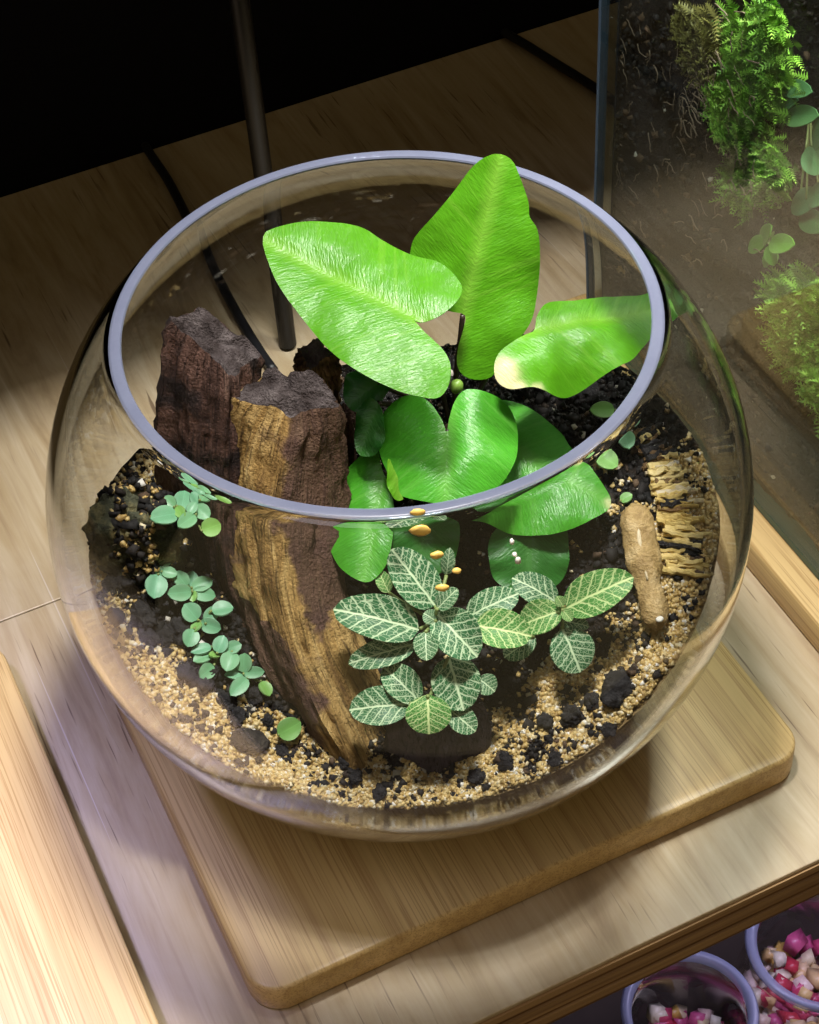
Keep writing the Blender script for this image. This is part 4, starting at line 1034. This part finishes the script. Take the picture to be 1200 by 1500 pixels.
for i in range(5000):
    y = rng.uniform(-0.05, TY1 - 0.006); zz = rng.uniform(0.006, 0.27)
    deep = 0.0065 + 0.036*max(0, min(1, (0.112 - y)/0.05))*max(0, min(1, (zz - 0.05)/0.05))
    x = TX + deep + 0.0022*fbm((y, zz, 0), 90, 4, 2.0) + 0.004*fbm((y, zz, 0), 22, 2, 6.0)
    pos.append(TW(max(x, TX + 0.0046), y, zz)); size.append(rng.uniform(0.0006, 0.0022)); tone.append(np.clip(rng.normal(0.5, 0.3), 0, 0.96) if rng.random() > 0.012 else 1)
pc = grains('peat_crumbs', pos, size, tone, 'crumb', (0.35, 1.6)); pc['kind'] = 'stuff'; tag(pc, 'fine soil crumbs on the soil wall inside the tank', 'soil')
# fine roots
V, F = [], []
for i in range(150):
    px, py = rng.uniform(885, 1110), rng.uniform(20, 400)
    if i < 45: px, py = rng.normal(1020, 22), rng.normal(150, 35)
    p = atx(px, py, TX + 0.0052); a = rng.uniform(0, math.pi); P = [p]
    for s in range(5):
        a += rng.normal(0, 0.5); p = p + EY*math.cos(a)*0.0016 + EZ*math.sin(a)*0.0016; P.append(p)
    v, f = tube(P, rng.uniform(0.00010, 0.00028), 5); k = len(V); V += v; F += [tuple(q+k for q in g) for g in f]
rt = link('roots', mesh('roots', V, F), 'root'); rt['kind'] = 'stuff'; tag(rt, 'fine pale root threads pressed behind the tank glass', 'roots')

def moss(label, blobs, material, n, seed, flen=0.010):
    """feathery moss: arching fronds with paired leaflets"""
    rg2 = np.random.default_rng(seed); V, F, Tn = [], [], []
    tot = sum(b[2] for b in blobs)
    c0 = None
    for px, py, r, dx in blobs:
        c = atx(px, py, TX + dx); c0 = c if c0 is None else c0
        rad = r/4000.0
        for _ in range(int(2.2*n*r/tot)):
            off = rg2.normal(size=3)*rad*0.55; o = c + EY*off[0] + EZ*off[1] + EX*abs(off[2])*0.5
            o = o + EX*max(0, (TX + 0.0048) - o@EX)
            d = EY*rg2.normal(0, 1) + EZ*rg2.normal(0.35, 0.8) - EX*rg2.uniform(0.1, 0.9); d /= np.linalg.norm(d)
            ln = flen*rg2.uniform(0.5, 1.1); side = np.cross(d, rg2.normal(size=3)); side /= np.linalg.norm(side); tn = float(np.clip(rg2.normal(0.5, 0.25), 0, 1))
            for s in range(7):
                b = o + d*ln*s/7 + EZ*(-0.25*ln*(s/7)**2)
                if b@EX < TX + 0.0043: break
                for sg in (-1, 1):
                    q = b + side*sg*ln*0.32*(1 - s/8.5) + d*ln*0.14; w_ = d*ln*0.065 + EZ*0.0001
                    if q@EX < TX + 0.0042: q = q + EX*(TX + 0.0042 - q@EX)
                    k = len(V); V += [b - w_, b + w_, q]; F.append((k, k+1, k+2)); Tn += [tn*(0.6 + 0.4*s/7)]*3
    me = mesh('moss_clump', V, F); at = me.attributes.new('tone', 'FLOAT', 'POINT'); at.data.foreach_set('value', np.array(Tn, np.float32))
    o = link('moss_clump', me, material, None, False); recentre(o, c0); return tag(o, label, 'moss', 'moss clumps inside the tank')
moss('brownish feathery moss sprig at the top of the tank', [(1005, 45, 26, .006), (1030, 60, 30, .007), (1020, 90, 22, .007)], 'moss_brown', 260, 21, 0.009)
moss('large bright green feathery moss clump high in the tank', [(1120, 50, 32, .010), (1090, 95, 55, .012), (1075, 135, 45, .010), (1120, 120, 40, .016), (1060, 160, 30, .007)], 'moss', 1500, 22, 0.0075)
moss('small vivid moss tuft touching the glass mid tank', [(1060, 180, 16, .006), (1058, 195, 12, .0055)], 'moss', 160, 23, 0.007)
moss('drooping olive moss clump halfway down the tank', [(1095, 215, 40, .016), (1110, 250, 40, .018), (1130, 255, 26, .012), (1080, 275, 26, .012)], 'moss', 900, 24, 0.0075)
moss('pale lacy moss clump low at the right of the tank', [(1150, 450, 36, .010), (1175, 480, 40, .012), (1160, 510, 30, .010), (1195, 520, 36, .014), (1190, 440, 30, .016)], 'moss', 1100, 25, 0.009)
moss('moss tip at the right edge below the lacy clump', [(1200, 575, 22, .008)], 'moss', 130, 26, 0.009)
def tank_plant(label, leaves, dx, mm):
    c = atx(leaves[0][0], leaves[0][1], TX + dx + 0.006)
    t = thing('tank_plant', label, 'plant', c, 'round-leaved plants inside the tank')
    for i, (x, y, a, b, ang) in enumerate(leaves):
        s = math.radians(ang); X_ = TX + dx + 0.002*random.random()
        bq, tq = atx(x - math.cos(s)*a, y + math.sin(s)*a, X_ + 0.001), atx(x + math.cos(s)*a, y - math.sin(s)*a, X_)
        width = 2*b/FPX*np.linalg.norm(bq - CAM)*1.1
        lf = add_leaf(t, bq, tq, width, -EX*0.7 + EZ*0.5, mm, 0.0005, nu=10, nv=9, a=0.95, p=0.5, cup=0.15, bend=0.12)
        V, F = tube(spline([c + EX*0.004, lerp(c, bq, 0.5) + EX*0.002, bq], 6), 0.0004, 6); part('stem', mesh('stem', V, F), 'stem', lf)
    return t
tank_plant('small lime sprig with four leaves on the soil wall of the tank', [(1120, 345, 16, 12, 60), (1143, 357, 18, 13, 0), (1108, 358, 15, 12, 200), (1130, 374, 16, 11, 280), (1122, 382, 10, 7, 250)], 0.0055, 'tank_leaf_lime')
tank_plant('dull round-leaved vine behind the bright moss clump', [(1125, 90, 20, 14, 40), (1135, 150, 30, 18, 10), (1165, 130, 22, 12, 350), (1100, 145, 24, 18, 200)], 0.018, 'tank_leaf')
tank_plant('dull round-leaved vine at the right edge of the tank', [(1172, 170, 24, 14, 5), (1200, 195, 22, 17, 60), (1192, 235, 22, 17, 300), (1178, 295, 24, 18, 200), (1200, 285, 20, 16, 20), (1190, 325, 22, 15, 340)], 0.018, 'tank_leaf')

# ------------------------------------------------------------------ glass jars on the shelf below
def jar(px, py, zr, rad, label, seed):
    c = atz(px, py, zr); root = np.array([c[0], c[1], -0.2198]); h = zr - root[2]
    t = thing('glass_jar', label, 'jar', root, 'glass jars on the lower shelf')
    prof = [(0.0005, 0.0005), (rad*0.55, 0.0005), (rad*0.85, h*0.10), (rad*1.12, h*0.42), (rad*1.10, h*0.66), (rad*0.92, h*0.90), (rad*0.95, h), (rad*0.99, h + 0.002), (rad*0.93, h + 0.0028), (rad*0.86, h), (rad*0.84, h*0.90), (rad*1.02, h*0.65), (rad*1.04, h*0.42), (rad*0.78, h*0.13), (0.0005, 0.005)]
    o = link('body', mesh('body', *lathe(prof, 64)), 'glass', t); o.modifiers.new('s', 'SUBSURF').render_levels = 2
    link('lip', mesh('lip', *lathe([(rad*0.86, h + 0.0002), (rad*0.90, h + 0.0036), (rad*0.99, h + 0.0040), (rad*1.03, h + 0.0022), (rad*0.98, h + 0.0002)], 64)), 'rim', t)
    rg2 = np.random.default_rng(seed); P, S, Tn = [], [], []
    for i in range(420):
        a = rg2.uniform(0, 2*math.pi); q = math.sqrt(rg2.random())*rad*0.86; P.append((q*math.cos(a), q*math.sin(a), h*0.20 + rg2.random()*h*0.40)); S.append(rg2.uniform(0.004, 0.007)); Tn.append(rg2.random())
    g = grains('candies', P, S, Tn, 'candy', (0.8, 1.2), True); g.parent = t; g['kind'] = 'stuff'
    return t
jar(1010, 1485, -0.130, 0.026, 'glass jar of red and white sweets on the lower shelf', 31)
jar(1205, 1385, -0.130, 0.030, 'glass jar at the lower right corner under the table edge', 32)

for o in bpy.data.objects:                                         # light bent by the bowl's glass
    if o.type == 'MESH':
        if o.parent is bowl and o.name.startswith('body'): o.cycles.is_caustics_caster = True
        elif o.name.split('.')[0] in ('plank', 'bamboo_board', 'sand', 'sand_bed', 'soil', 'mossy_rock', 'layer'): o.cycles.is_caustics_receiver = True
